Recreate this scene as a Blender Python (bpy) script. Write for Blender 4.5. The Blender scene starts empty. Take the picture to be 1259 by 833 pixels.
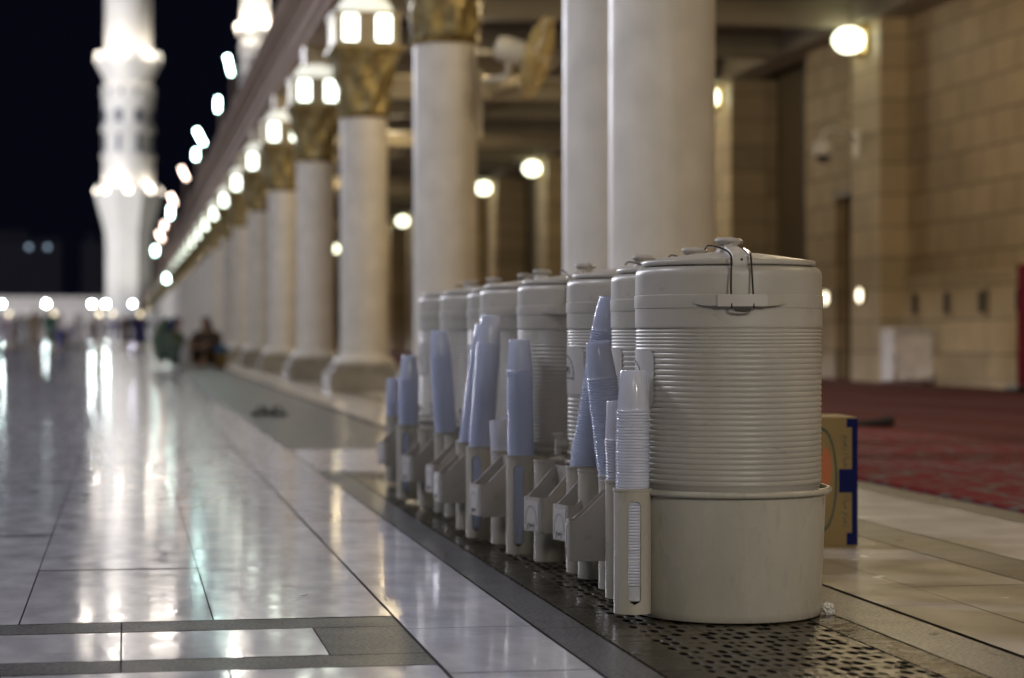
import bpy, bmesh, math, random
from mathutils import Vector, Matrix
PI = math.pi
R = math.radians
random.seed(7)
S = bpy.context.scene
C = S.collection

# ---------------------------------------------------------------- camera
H = 0.634; FPX = 2667.0; TH = math.atan((629.5-155)/FPX); CT, ST = math.cos(TH), math.sin(TH)
cam_d = bpy.data.cameras.new('camera'); cam = bpy.data.objects.new('camera', cam_d); C.objects.link(cam)
cam.location = (0, 0, H)
cam.rotation_euler = (R(90) - math.atan(6.5/FPX), 0, -TH)
cam_d.sensor_width = 23.6; cam_d.lens = FPX/1259*23.6
cam_d.clip_start = 0.05; cam_d.clip_end = 3000
cam_d.dof.use_dof = True; cam_d.dof.focus_distance = 4.86; cam_d.dof.aperture_fstop = 1.9
S.camera = cam
# ---------------------------------------------------------------- world: night sky
w = bpy.data.worlds.new('World'); S.world = w; w.use_nodes = True
nt = w.node_tree; bg = nt.nodes['Background']
bg.inputs['Color'].default_value = (0.16, 0.18, 0.45, 1); bg.inputs['Strength'].default_value = 0.011
S.view_settings.view_transform = 'Standard'; S.view_settings.look = 'None'
S.view_settings.exposure = 0; S.view_settings.gamma = 1
# ---------------------------------------------------------------- lamps of the place and added fill lights
def light(name, kind, loc, power, col, size=0.3, to=None, spot=None):
    d = bpy.data.lights.new(name, kind); o = bpy.data.objects.new(name, d); C.objects.link(o)
    o.location = loc; d.energy = power; d.color = col
    if kind == 'AREA': d.size = size
    else: d.shadow_soft_size = size
    if to is not None:
        o.rotation_euler = (Vector(to)-Vector(loc)).to_track_quat('-Z', 'Y').to_euler()
    if spot: d.spot_size = R(spot); d.spot_blend = 0.6
    return o
COOL = (0.90, 0.90, 1.0); WARM = (1.0, 0.79, 0.47); NEUT = (1.0, 0.93, 0.84)
light('plaza_flood_and_fill', 'POINT', (-9, 10.5, 11), 3300, COOL, 1.0)
light('plaza_flood_and_fill', 'POINT', (-2.0, -7, 6.0), 560, NEUT, 1.2)  # added fill from behind the camera, no fixture there
light('front_fill_light', 'POINT', (2.6, -2.4, 2.9), 520, (1.0, 0.94, 0.84), 0.45)  # added unseen lamp that brightens the front of the nearest cooler
light('plaza_flood_and_fill', 'POINT', (-14, 28, 13), 3800, COOL, 1.0)
light('plaza_flood_and_fill', 'POINT', (-22, 66, 20), 10000, COOL, 1.0)
light('plaza_flood_and_fill', 'POINT', (-28, 120, 24), 42000, COOL, 1.0)
light('plaza_flood_and_fill', 'POINT', (-50, 275, 36), 220000, COOL, 1.0)
for y, p in ((-2, 115), (5.5, 130), (14, 165), (21.5, 195), (33.5, 175), (44, 180), (58, 200), (78, 240)):
    light('arcade_ceiling_lamp', 'POINT', (5.2, y, 4.2), p, WARM, 0.35)

# ---------------------------------------------------------------- helpers
def ray_y(px, X):
    """Y where a line of sight through photo column px meets the plane x = X"""
    a = TH + math.atan((px-629.5)/FPX); return X/math.tan(a)
def at(px, D):
    L = (px-629.5)/FPX*D
    return (L*CT + D*ST, D*CT - L*ST)
def zz(y, D): return H - (y-410)*D/FPX

MATS = {}
def mat(name, col, rough=0.5, metal=0.0, var=0.0, vscale=8.0, bump=0.0, bscale=60.0, rvar=0.0, spec=0.5,
        emit=None, estr=0.0, trans=0.0, sub=0.0, stretch=None, tone=False, coat=0.0):
    if name in MATS: return MATS[name]
    m = bpy.data.materials.new(name); m.use_nodes = True; n = m.node_tree.nodes; l = m.node_tree.links
    b = n['Principled BSDF']; b.inputs['Base Color'].default_value = (*col, 1)
    b.inputs['Roughness'].default_value = rough; b.inputs['Metallic'].default_value = metal
    b.inputs['Specular IOR Level'].default_value = spec
    b.inputs['Coat Weight'].default_value = coat
    if sub: b.inputs['Subsurface Weight'].default_value = sub; b.inputs['Subsurface Scale'].default_value = 0.01
    if emit: b.inputs['Emission Color'].default_value = (*emit, 1); b.inputs['Emission Strength'].default_value = estr
    tc = n.new('ShaderNodeTexCoord'); src = tc.outputs['Object']
    if stretch:
        mp = n.new('ShaderNodeMapping'); mp.inputs['Scale'].default_value = stretch; l.new(src, mp.inputs[0]); src = mp.outputs[0]
    def noise(sc, det=5, dist=0.0):
        t = n.new('ShaderNodeTexNoise'); t.inputs['Scale'].default_value = sc; t.inputs['Detail'].default_value = det
        t.inputs['Distortion'].default_value = dist; l.new(src, t.inputs['Vector']); return t.outputs['Fac']
    def mrange(s, lo, hi, a=0.3, c=0.7):
        t = n.new('ShaderNodeMapRange'); l.new(s, t.inputs[0]); t.inputs[1].default_value = a; t.inputs[2].default_value = c
        t.inputs[3].default_value = lo; t.inputs[4].default_value = hi; return t.outputs[0]
    if var:
        f = mrange(noise(vscale), 1-var, 1+var)
        if tone:
            at_ = n.new('ShaderNodeAttribute'); at_.attribute_name = 'tone'
            mm = n.new('ShaderNodeMath'); mm.operation = 'MULTIPLY'; l.new(f, mm.inputs[0]); l.new(at_.outputs['Fac'], mm.inputs[1]); f = mm.outputs[0]
        v = n.new('ShaderNodeVectorMath'); v.operation = 'SCALE'; v.inputs[0].default_value = col; l.new(f, v.inputs['Scale'])
        l.new(v.outputs[0], b.inputs['Base Color'])
    if rvar: l.new(mrange(noise(vscale*1.7, 6), max(0.02, rough-rvar), rough+rvar), b.inputs['Roughness'])
    if bump:
        bp = n.new('ShaderNodeBump'); bp.inputs['Strength'].default_value = bump; bp.inputs['Distance'].default_value = 0.01
        l.new(noise(bscale, 4), bp.inputs['Height']); l.new(bp.outputs[0], b.inputs['Normal'])
    if trans:
        tr = n.new('ShaderNodeBsdfTranslucent'); tr.inputs[0].default_value = (*col, 1)
        mx = n.new('ShaderNodeMixShader'); mx.inputs[0].default_value = trans
        l.new(b.outputs[0], mx.inputs[1]); l.new(tr.outputs[0], mx.inputs[2]); l.new(mx.outputs[0], n['Material Output'].inputs[0])
    MATS[name] = m; return m

def vary(m, amt):
    n = m.node_tree.nodes; l = m.node_tree.links; b = n['Principled BSDF']; oi = n.new('ShaderNodeObjectInfo'); mr = n.new('ShaderNodeMapRange')
    mr.inputs[3].default_value = 1-amt; mr.inputs[4].default_value = 1+amt*0.6; l.new(oi.outputs['Random'], mr.inputs[0])
    v = n.new('ShaderNodeVectorMath'); v.operation = 'SCALE'; l.new(mr.outputs[0], v.inputs['Scale'])
    src = b.inputs['Base Color'].links[0].from_socket; l.new(src, v.inputs[0]); l.new(v.outputs[0], b.inputs['Base Color'])
def grime(m, col, sc, lo, hi):
    n = m.node_tree.nodes; l = m.node_tree.links; b = n['Principled BSDF']; tc = n.new('ShaderNodeTexCoord'); mp = n.new('ShaderNodeMapping'); mp.inputs['Scale'].default_value = sc
    l.new(tc.outputs['Object'], mp.inputs[0]); t = n.new('ShaderNodeTexNoise'); t.inputs['Scale'].default_value = 1; t.inputs['Detail'].default_value = 8; t.inputs['Roughness'].default_value = 0.7
    l.new(mp.outputs[0], t.inputs[0]); mr = n.new('ShaderNodeMapRange'); mr.inputs[1].default_value = lo; mr.inputs[2].default_value = hi; mr.inputs[4].default_value = 0.55; l.new(t.outputs['Fac'], mr.inputs[0])
    mx = n.new('ShaderNodeMix'); mx.data_type = 'RGBA'; mx.inputs[7].default_value = (*col, 1); l.new(mr.outputs[0], mx.inputs[0])
    src = b.inputs['Base Color'].links[0].from_socket; l.new(src, mx.inputs[6]); l.new(mx.outputs[2], b.inputs['Base Color'])
def link(name, me, m=None, parent=None, loc=None):
    o = bpy.data.objects.new(name, me); C.objects.link(o)
    if m is not None and me is not None: me.materials.append(m)
    if parent is not None: o.parent = parent
    if loc is not None: o.location = loc
    return o
def bmdone(bm, name, m=None, parent=None, smooth=False, loc=None, angle=None):
    me = bpy.data.meshes.new(name); bmesh.ops.recalc_face_normals(bm, faces=bm.faces[:]) if angle != 'keep' else None
    bm.to_mesh(me); bm.free()
    if smooth:
        for p in me.polygons: p.use_smooth = True
        me.set_sharp_from_angle(angle=R(smooth if smooth is not True else 40))
    return link(name, me, m, parent, loc)
def tag(o, label, cat=None, group=None, kind=None):
    o['label'] = label
    if cat: o['category'] = cat
    if group: o['group'] = group
    if kind: o['kind'] = kind
    return o
def thing(name, label, cat, loc=(0, 0, 0), rz=0.0, group=None):
    o = bpy.data.objects.new(name, None); C.objects.link(o); o.location = loc; o.rotation_euler = (0, 0, rz)
    o.empty_display_size = 0.1
    return tag(o, label, cat, group)
def struct(o): o['kind'] = 'structure'; return o
def kids(o): return [c for c in bpy.data.objects if c.parent == o]
def copy_tree(o, parent=None, tree=None):
    c = o.copy(); C.objects.link(c)
    if parent is not None: c.parent = parent
    for ch in KIDS.get(o.name, []): copy_tree(ch, c)
    return c
KIDS = {}
def freeze(o):
    KIDS[o.name] = kids(o)
    for c in KIDS[o.name]: freeze(c)

def box(bm, x0, x1, y0, y1, z0, z1, bev=0.0, mtx=None, seg=2):
    r = bmesh.ops.create_cube(bm, size=1)
    vs = r['verts']
    for v in vs: v.co = Vector(((x0+x1)/2+v.co.x*(x1-x0), (y0+y1)/2+v.co.y*(y1-y0), (z0+z1)/2+v.co.z*(z1-z0)))
    if bev:
        es = list({e for v in vs for e in v.link_edges})
        q = bmesh.ops.bevel(bm, geom=es, offset=bev, segments=seg, affect='EDGES', profile=0.6)
        vs = list({v for f in q['faces'] for v in f.verts} | {v for v in vs if v.is_valid})
    if mtx is not None:
        for v in vs: v.co = mtx @ v.co
    return vs
def lathe(bm, prof, n=48, cx=0, cy=0, mtx=None, cap0=False, cap1=False, sx=1, sy=1, rot=0.0):
    rings = []
    for r, z in prof:
        ring = []
        for i in range(n):
            a = 2*PI*i/n + rot; p = Vector((cx+r*math.cos(a)*sx, cy+r*math.sin(a)*sy, z))
            if mtx is not None: p = mtx @ p
            ring.append(bm.verts.new(p))
        rings.append(ring)
    for a, b in zip(rings, rings[1:]):
        for i in range(n): bm.faces.new((a[i], a[(i+1) % n], b[(i+1) % n], b[i]))
    if cap0: bm.faces.new(rings[0][::-1])
    if cap1: bm.faces.new(rings[-1])
    return rings
def tube(bm, pts, r, n=8, cap=True):
    pts = [Vector(p) for p in pts]; rings = []; up = Vector((0, 0, 1)); prev = None
    for i, p in enumerate(pts):
        t = (pts[min(i+1, len(pts)-1)]-pts[max(i-1, 0)]).normalized()
        if prev is None: a = t.cross(up if abs(t.z) < 0.9 else Vector((1, 0, 0))).normalized()
        else: a = (prev - t*prev.dot(t)).normalized()
        prev = a; b = t.cross(a); rr = r[i] if isinstance(r, (list, tuple)) else r
        rings.append([bm.verts.new(p + a*rr*math.cos(2*PI*k/n) + b*rr*math.sin(2*PI*k/n)) for k in range(n)])
    for a, b in zip(rings, rings[1:]):
        for i in range(n): bm.faces.new((a[i], a[(i+1) % n], b[(i+1) % n], b[i]))
    if cap: bm.faces.new(rings[0][::-1]); bm.faces.new(rings[-1])
def smoothpath(pts, n=6):
    P = [Vector(p) for p in pts]; out = []
    for i in range(len(P)-1):
        p0, p1, p2, p3 = P[max(i-1, 0)], P[i], P[i+1], P[min(i+2, len(P)-1)]
        for k in range(n):
            t = k/n
            out.append(0.5*((2*p1)+(p2-p0)*t+(2*p0-5*p1+4*p2-p3)*t*t+(3*p1-p0-3*p2+p3)*t**3))
    out.append(P[-1]); return out
def prism(bm, poly, y0, y1, mtx=None, axis='y'):
    """poly of (a, z) extruded along y"""
    A = [Vector((x, y0, z)) for x, z in poly]; B = [Vector((x, y1, z)) for x, z in poly]
    if mtx is not None: A = [mtx @ p for p in A]; B = [mtx @ p for p in B]
    a = [bm.verts.new(p) for p in A]; b = [bm.verts.new(p) for p in B]; n = len(a)
    bm.faces.new(a); bm.faces.new(b[::-1])
    for i in range(n): bm.faces.new((a[i], b[i], b[(i+1) % n], a[(i+1) % n]))
def text_mesh(body, size, m, name, parent, mtx, bend=None):
    cu = bpy.data.curves.new(name, 'FONT'); cu.body = body; cu.size = size; cu.align_x = 'CENTER'; cu.extrude = 0.0003; cu.resolution_u = 2
    o = bpy.data.objects.new(name, cu); C.objects.link(o); bpy.context.view_layer.update()
    me = bpy.data.meshes.new_from_object(o.evaluated_get(bpy.context.evaluated_depsgraph_get()))
    bpy.data.objects.remove(o)
    for v in me.vertices: v.co = bend(mtx @ v.co) if bend else mtx @ v.co
    me.materials.clear()
    return link(name, me, m, parent)
def sheet(name, quads, m, tilt=0.0, tone=0.0, z=0.0):
    """paving laid as separate slabs: quads of (x0,x1,y0,y1)"""
    bm = bmesh.new(); lay = bm.verts.layers.float.new('tone')
    for (x0, x1, y0, y1) in quads:
        cx, cy = (x0+x1)/2, (y0+y1)/2; tx, ty = random.gauss(0, tilt), random.gauss(0, tilt); t = 1+random.uniform(-tone, tone)
        vs = [bm.verts.new((x, y, z+(x-cx)*tx+(y-cy)*ty)) for x, y in ((x0, y0), (x1, y0), (x1, y1), (x0, y1))]
        for v in vs: v[lay] = t
        bm.faces.new(vs)
    return struct(bmdone(bm, name, m))

# ---------------------------------------------------------------- materials
M_marble = mat('plaza marble', (0.60, 0.61, 0.68), 0.11, var=0.20, vscale=9, rvar=0.045, bump=0.06, bscale=11, tone=True, stretch=(1.0, 0.45, 1))
M_marble_in = mat('inner marble', (0.52, 0.48, 0.42), 0.22, var=0.10, vscale=3, rvar=0.06, bump=0.05, bscale=10, tone=True)
def granite(name, a, b, rough):
    m = bpy.data.materials.new(name); m.use_nodes = True; n = m.node_tree.nodes; l = m.node_tree.links; bs = n['Principled BSDF']
    tc = n.new('ShaderNodeTexCoord'); t = n.new('ShaderNodeTexNoise'); t.inputs['Scale'].default_value = 120; t.inputs['Detail'].default_value = 3
    t2 = n.new('ShaderNodeTexNoise'); t2.inputs['Scale'].default_value = 7
    l.new(tc.outputs['Object'], t.inputs[0]); l.new(tc.outputs['Object'], t2.inputs[0])
    r = n.new('ShaderNodeValToRGB'); bs.inputs['Specular IOR Level'].default_value = 0.32; r.color_ramp.elements[0].position = 0.38; r.color_ramp.elements[1].position = 0.66
    r.color_ramp.elements[0].color = (*a, 1); r.color_ramp.elements[1].color = (*b, 1); l.new(t.outputs['Fac'], r.inputs[0]); l.new(r.outputs[0], bs.inputs['Base Color'])
    mr = n.new('ShaderNodeMapRange'); mr.inputs[3].default_value = rough-0.08; mr.inputs[4].default_value = rough+0.1
    l.new(t2.outputs['Fac'], mr.inputs[0]); l.new(mr.outputs[0], bs.inputs['Roughness'])
    bp = n.new('ShaderNodeBump'); bp.inputs['Strength'].default_value = 0.12; bp.inputs['Distance'].default_value = 0.001
    l.new(t.outputs['Fac'], bp.inputs['Height']); l.new(bp.outputs[0], bs.inputs['Normal'])
    return m
M_granite = granite('grey granite', (0.022, 0.023, 0.026), (0.20, 0.20, 0.205), 0.30)
M_granite2 = granite('brown grey granite', (0.10, 0.09, 0.07), (0.22, 0.20, 0.16), 0.3)
M_grout = mat('dark grout', (0.035, 0.03, 0.025), 0.7, var=0.3, vscale=20)
M_plastic = mat('cooler plastic', (0.44, 0.415, 0.375), 0.36, var=0.10, vscale=5, rvar=0.07, bump=0.03, bscale=180)
M_plastic2 = mat('stand plastic', (0.43, 0.405, 0.345), 0.28, var=0.13, vscale=6, rvar=0.09, bump=0.04, bscale=120, stretch=(1, 1, 0.35))
M_binp = mat('bin plastic', (0.42, 0.395, 0.365), 0.36, var=0.08, vscale=9, rvar=0.08)
M_label = mat('sticker', (0.52, 0.495, 0.475), 0.35, var=0.06, vscale=12)
M_ink = mat('dark ink', (0.03, 0.045, 0.035), 0.5)
M_inkgrey = mat('grey ink', (0.16, 0.17, 0.22), 0.5)
M_chrome = mat('steel wire', (0.30, 0.29, 0.28), 0.22, metal=1.0)
M_dark = mat('dark gap', (0.012, 0.012, 0.012), 0.7)
M_cup = mat('translucent cup', (0.74, 0.79, 0.93), 0.16, trans=0.45, var=0.04, vscale=30)
M_cupw = mat('white cup', (0.74, 0.75, 0.84), 0.25, trans=0.3)
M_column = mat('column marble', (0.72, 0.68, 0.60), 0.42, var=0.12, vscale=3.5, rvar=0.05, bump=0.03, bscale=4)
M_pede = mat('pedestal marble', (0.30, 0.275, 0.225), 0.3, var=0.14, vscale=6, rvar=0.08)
M_gold = mat('gilded bronze', (0.29, 0.225, 0.095), 0.40, metal=0.5, var=0.55, vscale=13, bump=1.0, bscale=16)
M_goldring = mat('gold ring', (0.42, 0.29, 0.09), 0.25, metal=0.9)
M_facade = mat('facade stone', (0.34, 0.25, 0.19), 0.85, spec=0.1, var=0.10, vscale=2.5, bump=0.2, bscale=9)
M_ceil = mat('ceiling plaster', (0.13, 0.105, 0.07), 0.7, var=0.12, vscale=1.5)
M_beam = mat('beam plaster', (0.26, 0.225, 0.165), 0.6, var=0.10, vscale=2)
M_lampglass = mat('lantern glass', (0.9, 1, 0.92), 0.3, emit=(0.88, 1.0, 0.86), estr=5.5)
M_domeglass = mat('frosted cap', (0.80, 0.82, 0.74), 0.35, emit=(1.0, 1.0, 0.86), estr=0.7)
M_globe = mat('wall globe', (0.9, 1, 0.85), 0.3, emit=(0.97, 1.0, 0.72), estr=5.0)
M_wallglint = mat('wall glint', (1, .95, .85), 0.3, emit=(1.0, 0.90, 0.66), estr=4.0)
M_tubeglow = mat('tube floodlight glass', (0.9, 1, 0.95), 0.3, emit=(0.68, 1.0, 0.92), estr=26.0)
M_tubewarm = mat('warm tube glass', (1, 0.9, 0.85), 0.3, emit=(1.0, 0.74, 0.60), estr=12.0)
M_postlamp = mat('post lamp glass', (0.9, 1, 1), 0.3, emit=(0.84, 1.0, 0.98), estr=330.0)
M_postlow = mat('lower post lamp', (1, 0.9, 0.7), 0.3, emit=(1.0, 0.82, 0.52), estr=2.5)
M_minaret = mat('minaret stone', (0.66, 0.64, 0.58), 0.6, var=0.06, vscale=0.4, bump=0.2, bscale=1.2)
M_minopen = mat('minaret opening', (0.10, 0.10, 0.12), 0.6)
M_bulb = mat('balcony bulb', (1, .9, .8), 0.3, emit=(1.0, 0.86, 0.70), estr=6.0)
M_bulbpink = mat('pink balcony bulb', (1, .8, .75), 0.3, emit=(1.0, 0.66, 0.58), estr=4.0)
M_blackmetal = mat('black metal', (0.02, 0.02, 0.022), 0.4, metal=0.3)
M_wood = mat('dark brown wood', (0.075, 0.042, 0.020), 0.45, var=0.3, vscale=6, stretch=(1, 1, 0.1))
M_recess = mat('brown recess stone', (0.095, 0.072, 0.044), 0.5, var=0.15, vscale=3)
M_fan = mat('brass fan', (0.60, 0.47, 0.20), 0.45, metal=0.2, var=0.1, vscale=10)
M_fan2 = mat('cream fan motor', (0.66, 0.60, 0.44), 0.45)
M_white = mat('white plastic', (0.68, 0.68, 0.66), 0.4, var=0.06, vscale=8)

vary(M_plastic, 0.07); vary(M_plastic2, 0.10)
grime(M_plastic, (0.20, 0.17, 0.13), (14, 14, 30), 0.60, 0.80); grime(M_plastic2, (0.20, 0.17, 0.12), (26, 26, 7), 0.58, 0.78); grime(M_binp, (0.12, 0.10, 0.08), (30, 30, 22), 0.56, 0.75)
grime(M_marble, (0.22, 0.20, 0.21), (5, 16, 5), 0.58, 0.78); grime(M_marble_in, (0.22, 0.18, 0.13), (6, 10, 5), 0.6, 0.8)
def stone_wall(name, col, bw, rh, mort, rough=0.3, frac=0.5):
    m = bpy.data.materials.new(name); m.use_nodes = True; n = m.node_tree.nodes; l = m.node_tree.links; bs = n['Principled BSDF']
    tc = n.new('ShaderNodeTexCoord'); sp = n.new('ShaderNodeSeparateXYZ'); cb = n.new('ShaderNodeCombineXYZ'); ad = n.new('ShaderNodeMath'); ad.operation = 'ADD'
    l.new(tc.outputs['Object'], sp.inputs[0]); l.new(sp.outputs['X'], ad.inputs[0]); l.new(sp.outputs['Y'], ad.inputs[1])
    l.new(ad.outputs[0], cb.inputs['X']); l.new(sp.outputs['Z'], cb.inputs['Y'])
    br = n.new('ShaderNodeTexBrick'); l.new(cb.outputs[0], br.inputs[0]); br.inputs['Scale'].default_value = 1.0
    br.inputs['Brick Width'].default_value = bw; br.inputs['Row Height'].default_value = rh; br.inputs['Mortar Size'].default_value = mort
    br.inputs['Color1'].default_value = (*[c*0.86 for c in col], 1); br.inputs['Color2'].default_value = (*[c*1.12 for c in col], 1)
    br.inputs['Mortar'].default_value = (*[c*0.38 for c in col], 1); br.offset = frac; br.inputs['Bias'].default_value = 0.0
    t = n.new('ShaderNodeTexNoise'); t.inputs['Scale'].default_value = 3; t.inputs['Detail'].default_value = 6; l.new(tc.outputs['Object'], t.inputs[0])
    mr = n.new('ShaderNodeMapRange'); mr.inputs[3].default_value = 0.8; mr.inputs[4].default_value = 1.2; l.new(t.outputs['Fac'], mr.inputs[0])
    v = n.new('ShaderNodeVectorMath'); v.operation = 'SCALE'; l.new(br.outputs['Color'], v.inputs[0]); l.new(mr.outputs[0], v.inputs['Scale'])
    l.new(v.outputs[0], bs.inputs['Base Color']); bs.inputs['Roughness'].default_value = rough; bs.inputs['Specular IOR Level'].default_value = 0.22
    bp = n.new('ShaderNodeBump'); bp.inputs['Distance'].default_value = 0.01; bp.inputs['Strength'].default_value = 0.5; bp.invert = True
    l.new(br.outputs['Fac'], bp.inputs['Height']); l.new(bp.outputs[0], bs.inputs['Normal'])
    return m
M_wall = stone_wall('inner wall stone', (0.41, 0.315, 0.195), 0.66, 0.40, 0.012, rough=0.55)
M_pil = stone_wall('pilaster stone', (0.52, 0.42, 0.27), 1.4, 0.40, 0.010, frac=0.0, rough=0.5)

# ================================================================ SETTING
# ground far below the joints, paving as slabs
bm = bmesh.new(); vs = [bm.verts.new(p) for p in ((-1500, -60, -0.012), (1500, -60, -0.012), (1500, 2500, -0.012), (-1500, 2500, -0.012))]; bm.faces.new(vs)
struct(bmdone(bm, 'ground', M_grout))
g = 0.0016
def cells(xs, y0, y1, ly, gx=g, jit=True):
    out = []
    for x0, x1 in zip(xs, xs[1:]):
        y = y0 - (random.uniform(0, ly*0.6) if jit else 0)
        first = True
        while y < y1:
            yn = min(y+ly*random.uniform(0.85, 1.15) if jit else y+ly, y1)
            a = max(y, y0)
            if yn-a > 0.04: out.append((x0+gx*(2.2 if min(abs(x0-v) for v in (.59, .87, .98, 1.57, 1.727)) < .01 else 1), x1-gx*(2.2 if min(abs(x1-v) for v in (.59, .87, .98, 1.57, 1.727)) < .01 else 1), a+g*0.8, yn-g*0.8))
            y = yn
    return out
XL = [-0.23-0.41*k for k in range(60, -1, -1)] + [0.19, 0.59]
q = cells(XL, 4.84, 9.95, 2.6) + cells(XL, 2.4, 4.115, 0.9) + cells(XL, 9.95, 70, 1.6)
q += cells([0.59, 0.87], 2.4, 70, 0.56)
q += cells([-24.8, -1.6, -0.8, -0.01, 0.396], 4.275, 4.675, 99, jit=False)
q += cells([0.87, 1.73], 9.98, 11.95, 0.97, jit=False)
sheet('plaza_pavement', q, M_marble, tilt=0.0011, tone=0.07)
q = cells([-24.8, -1.6, -0.8, -0.01, 0.59], 4.68, 4.835, 99, jit=False) + cells([-24.8, -1.6, -0.8, -0.01, 0.59], 4.12, 4.27, 99, jit=False) + cells([0.396, 0.59], 4.275, 4.675, 99, jit=False)
q += cells([0.87, 0.98], 2.4, 9.97, 0.9) + cells([1.57, 1.727], 2.4, 9.97, 1.3)
q += cells([0.87, 1.68], 11.97, 70, 3.0) + cells([0.98, 1.57], 9.75, 9.97, 99, jit=False)
sheet('granite_border_paving', q, M_granite, tilt=0.0006, tone=0.05)
bm = bmesh.new(); vs = [bm.verts.new(p) for p in ((-700, 70.02, 0), (3.09, 70.02, 0), (3.09, 900, 0), (-700, 900, 0))]; bm.faces.new(vs)
struct(bmdone(bm, 'distant_plaza_pavement', M_marble))
q = cells([1.735, 1.937], 2.4, 9.95, 0.8) + cells([1.937, 2.262], 2.4, 70, 0.8) + cells([2.465, 2.955], 2.4, 70, 1.1) + cells([1.735, 1.937], 9.97, 70, 0.9)
sheet('arcade_floor_paving', q, M_marble_in, tilt=0.0007, tone=0.05)
q = cells([2.266, 2.461], 2.4, 70, 1.0) + cells([2.959, 3.2], 2.4, 70, 1.0)
sheet('brown_granite_band_paving', q, M_granite2, tilt=0.0004, tone=0.05)

# drain grating: frames and cast panels
def grate_mat():
    m = bpy.data.materials.new('wet cast grating'); m.use_nodes = True; n = m.node_tree.nodes; l = m.node_tree.links; bs = n['Principled BSDF']
    tc = n.new('ShaderNodeTexCoord'); mp = n.new('ShaderNodeMapping'); mp.inputs['Scale'].default_value = (36, 16, 1); l.new(tc.outputs['Object'], mp.inputs[0])
    v = n.new('ShaderNodeTexVoronoi'); v.inputs['Scale'].default_value = 1.0; v.inputs['Randomness'].default_value = 0.42; l.new(mp.outputs[0], v.inputs['Vector'])
    mr = n.new('ShaderNodeMapRange'); mr.inputs[1].default_value = 0.30; mr.inputs[2].default_value = 0.46; l.new(v.outputs['Distance'], mr.inputs[0])
    r = n.new('ShaderNodeValToRGB'); r.color_ramp.elements[0].color = (0.010, 0.0085, 0.0065, 1); r.color_ramp.elements[1].color = (0.055, 0.043, 0.027, 1)
    l.new(mr.outputs[0], r.inputs[0]); l.new(r.outputs[0], bs.inputs['Base Color'])
    t = n.new('ShaderNodeTexNoise'); t.inputs['Scale'].default_value = 90; l.new(tc.outputs['Object'], t.inputs[0])
    ad = n.new('ShaderNodeMath'); ad.operation = 'MULTIPLY_ADD'; ad.inputs[1].default_value = 0.6; l.new(t.outputs['Fac'], ad.inputs[0]); l.new(mr.outputs[0], ad.inputs[2])
    bp = n.new('ShaderNodeBump'); bp.inputs['Distance'].default_value = 0.006; bp.inputs['Strength'].default_value = 0.8; l.new(ad.outputs[0], bp.inputs['Height']); l.new(bp.outputs[0], bs.inputs['Normal'])
    bs.inputs['Roughness'].default_value = 0.30; m5 = n.new('ShaderNodeMath'); m5.operation = 'MULTIPLY'; m5.inputs[1].default_value = 0.4; l.new(mr.outputs[0], m5.inputs[0]); l.new(m5.outputs[0], bs.inputs['Specular IOR Level'])
    return m
M_grate = grate_mat(); M_grframe = mat('grating frame', (0.034, 0.028, 0.018), 0.26, var=0.4, vscale=14, rvar=0.06, bump=0.02, bscale=60, spec=0.2)
gt = thing('drain_grating', 'long dark wet cast drain grating under the row of water coolers', 'drain grating', (1.275, 6.3, 0))
bm = bmesh.new(); y = 3.0
while y < 9.7:
    for k in range(3):
        x0 = 1.07+k*0.1395; box(bm, x0+0.0012-1.275, x0+0.1383-1.275, y+0.002-6.3, min(y+0.478, 9.72)-6.3, -0.010, -0.0015)
    y += 0.48
bmdone(bm, 'grating_panel', M_grate, gt)
for x0, x1 in ((0.984, 1.069), (1.490, 1.567)):
    bm = bmesh.new(); y = 3.0
    while y < 9.7:
        box(bm, x0-1.275, x1-1.275, y+0.003-6.3, min(y+0.478, 9.735)-6.3, -0.010, 0.0); y += 0.48
    bmdone(bm, 'grating_frame', M_grframe, gt)

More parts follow.
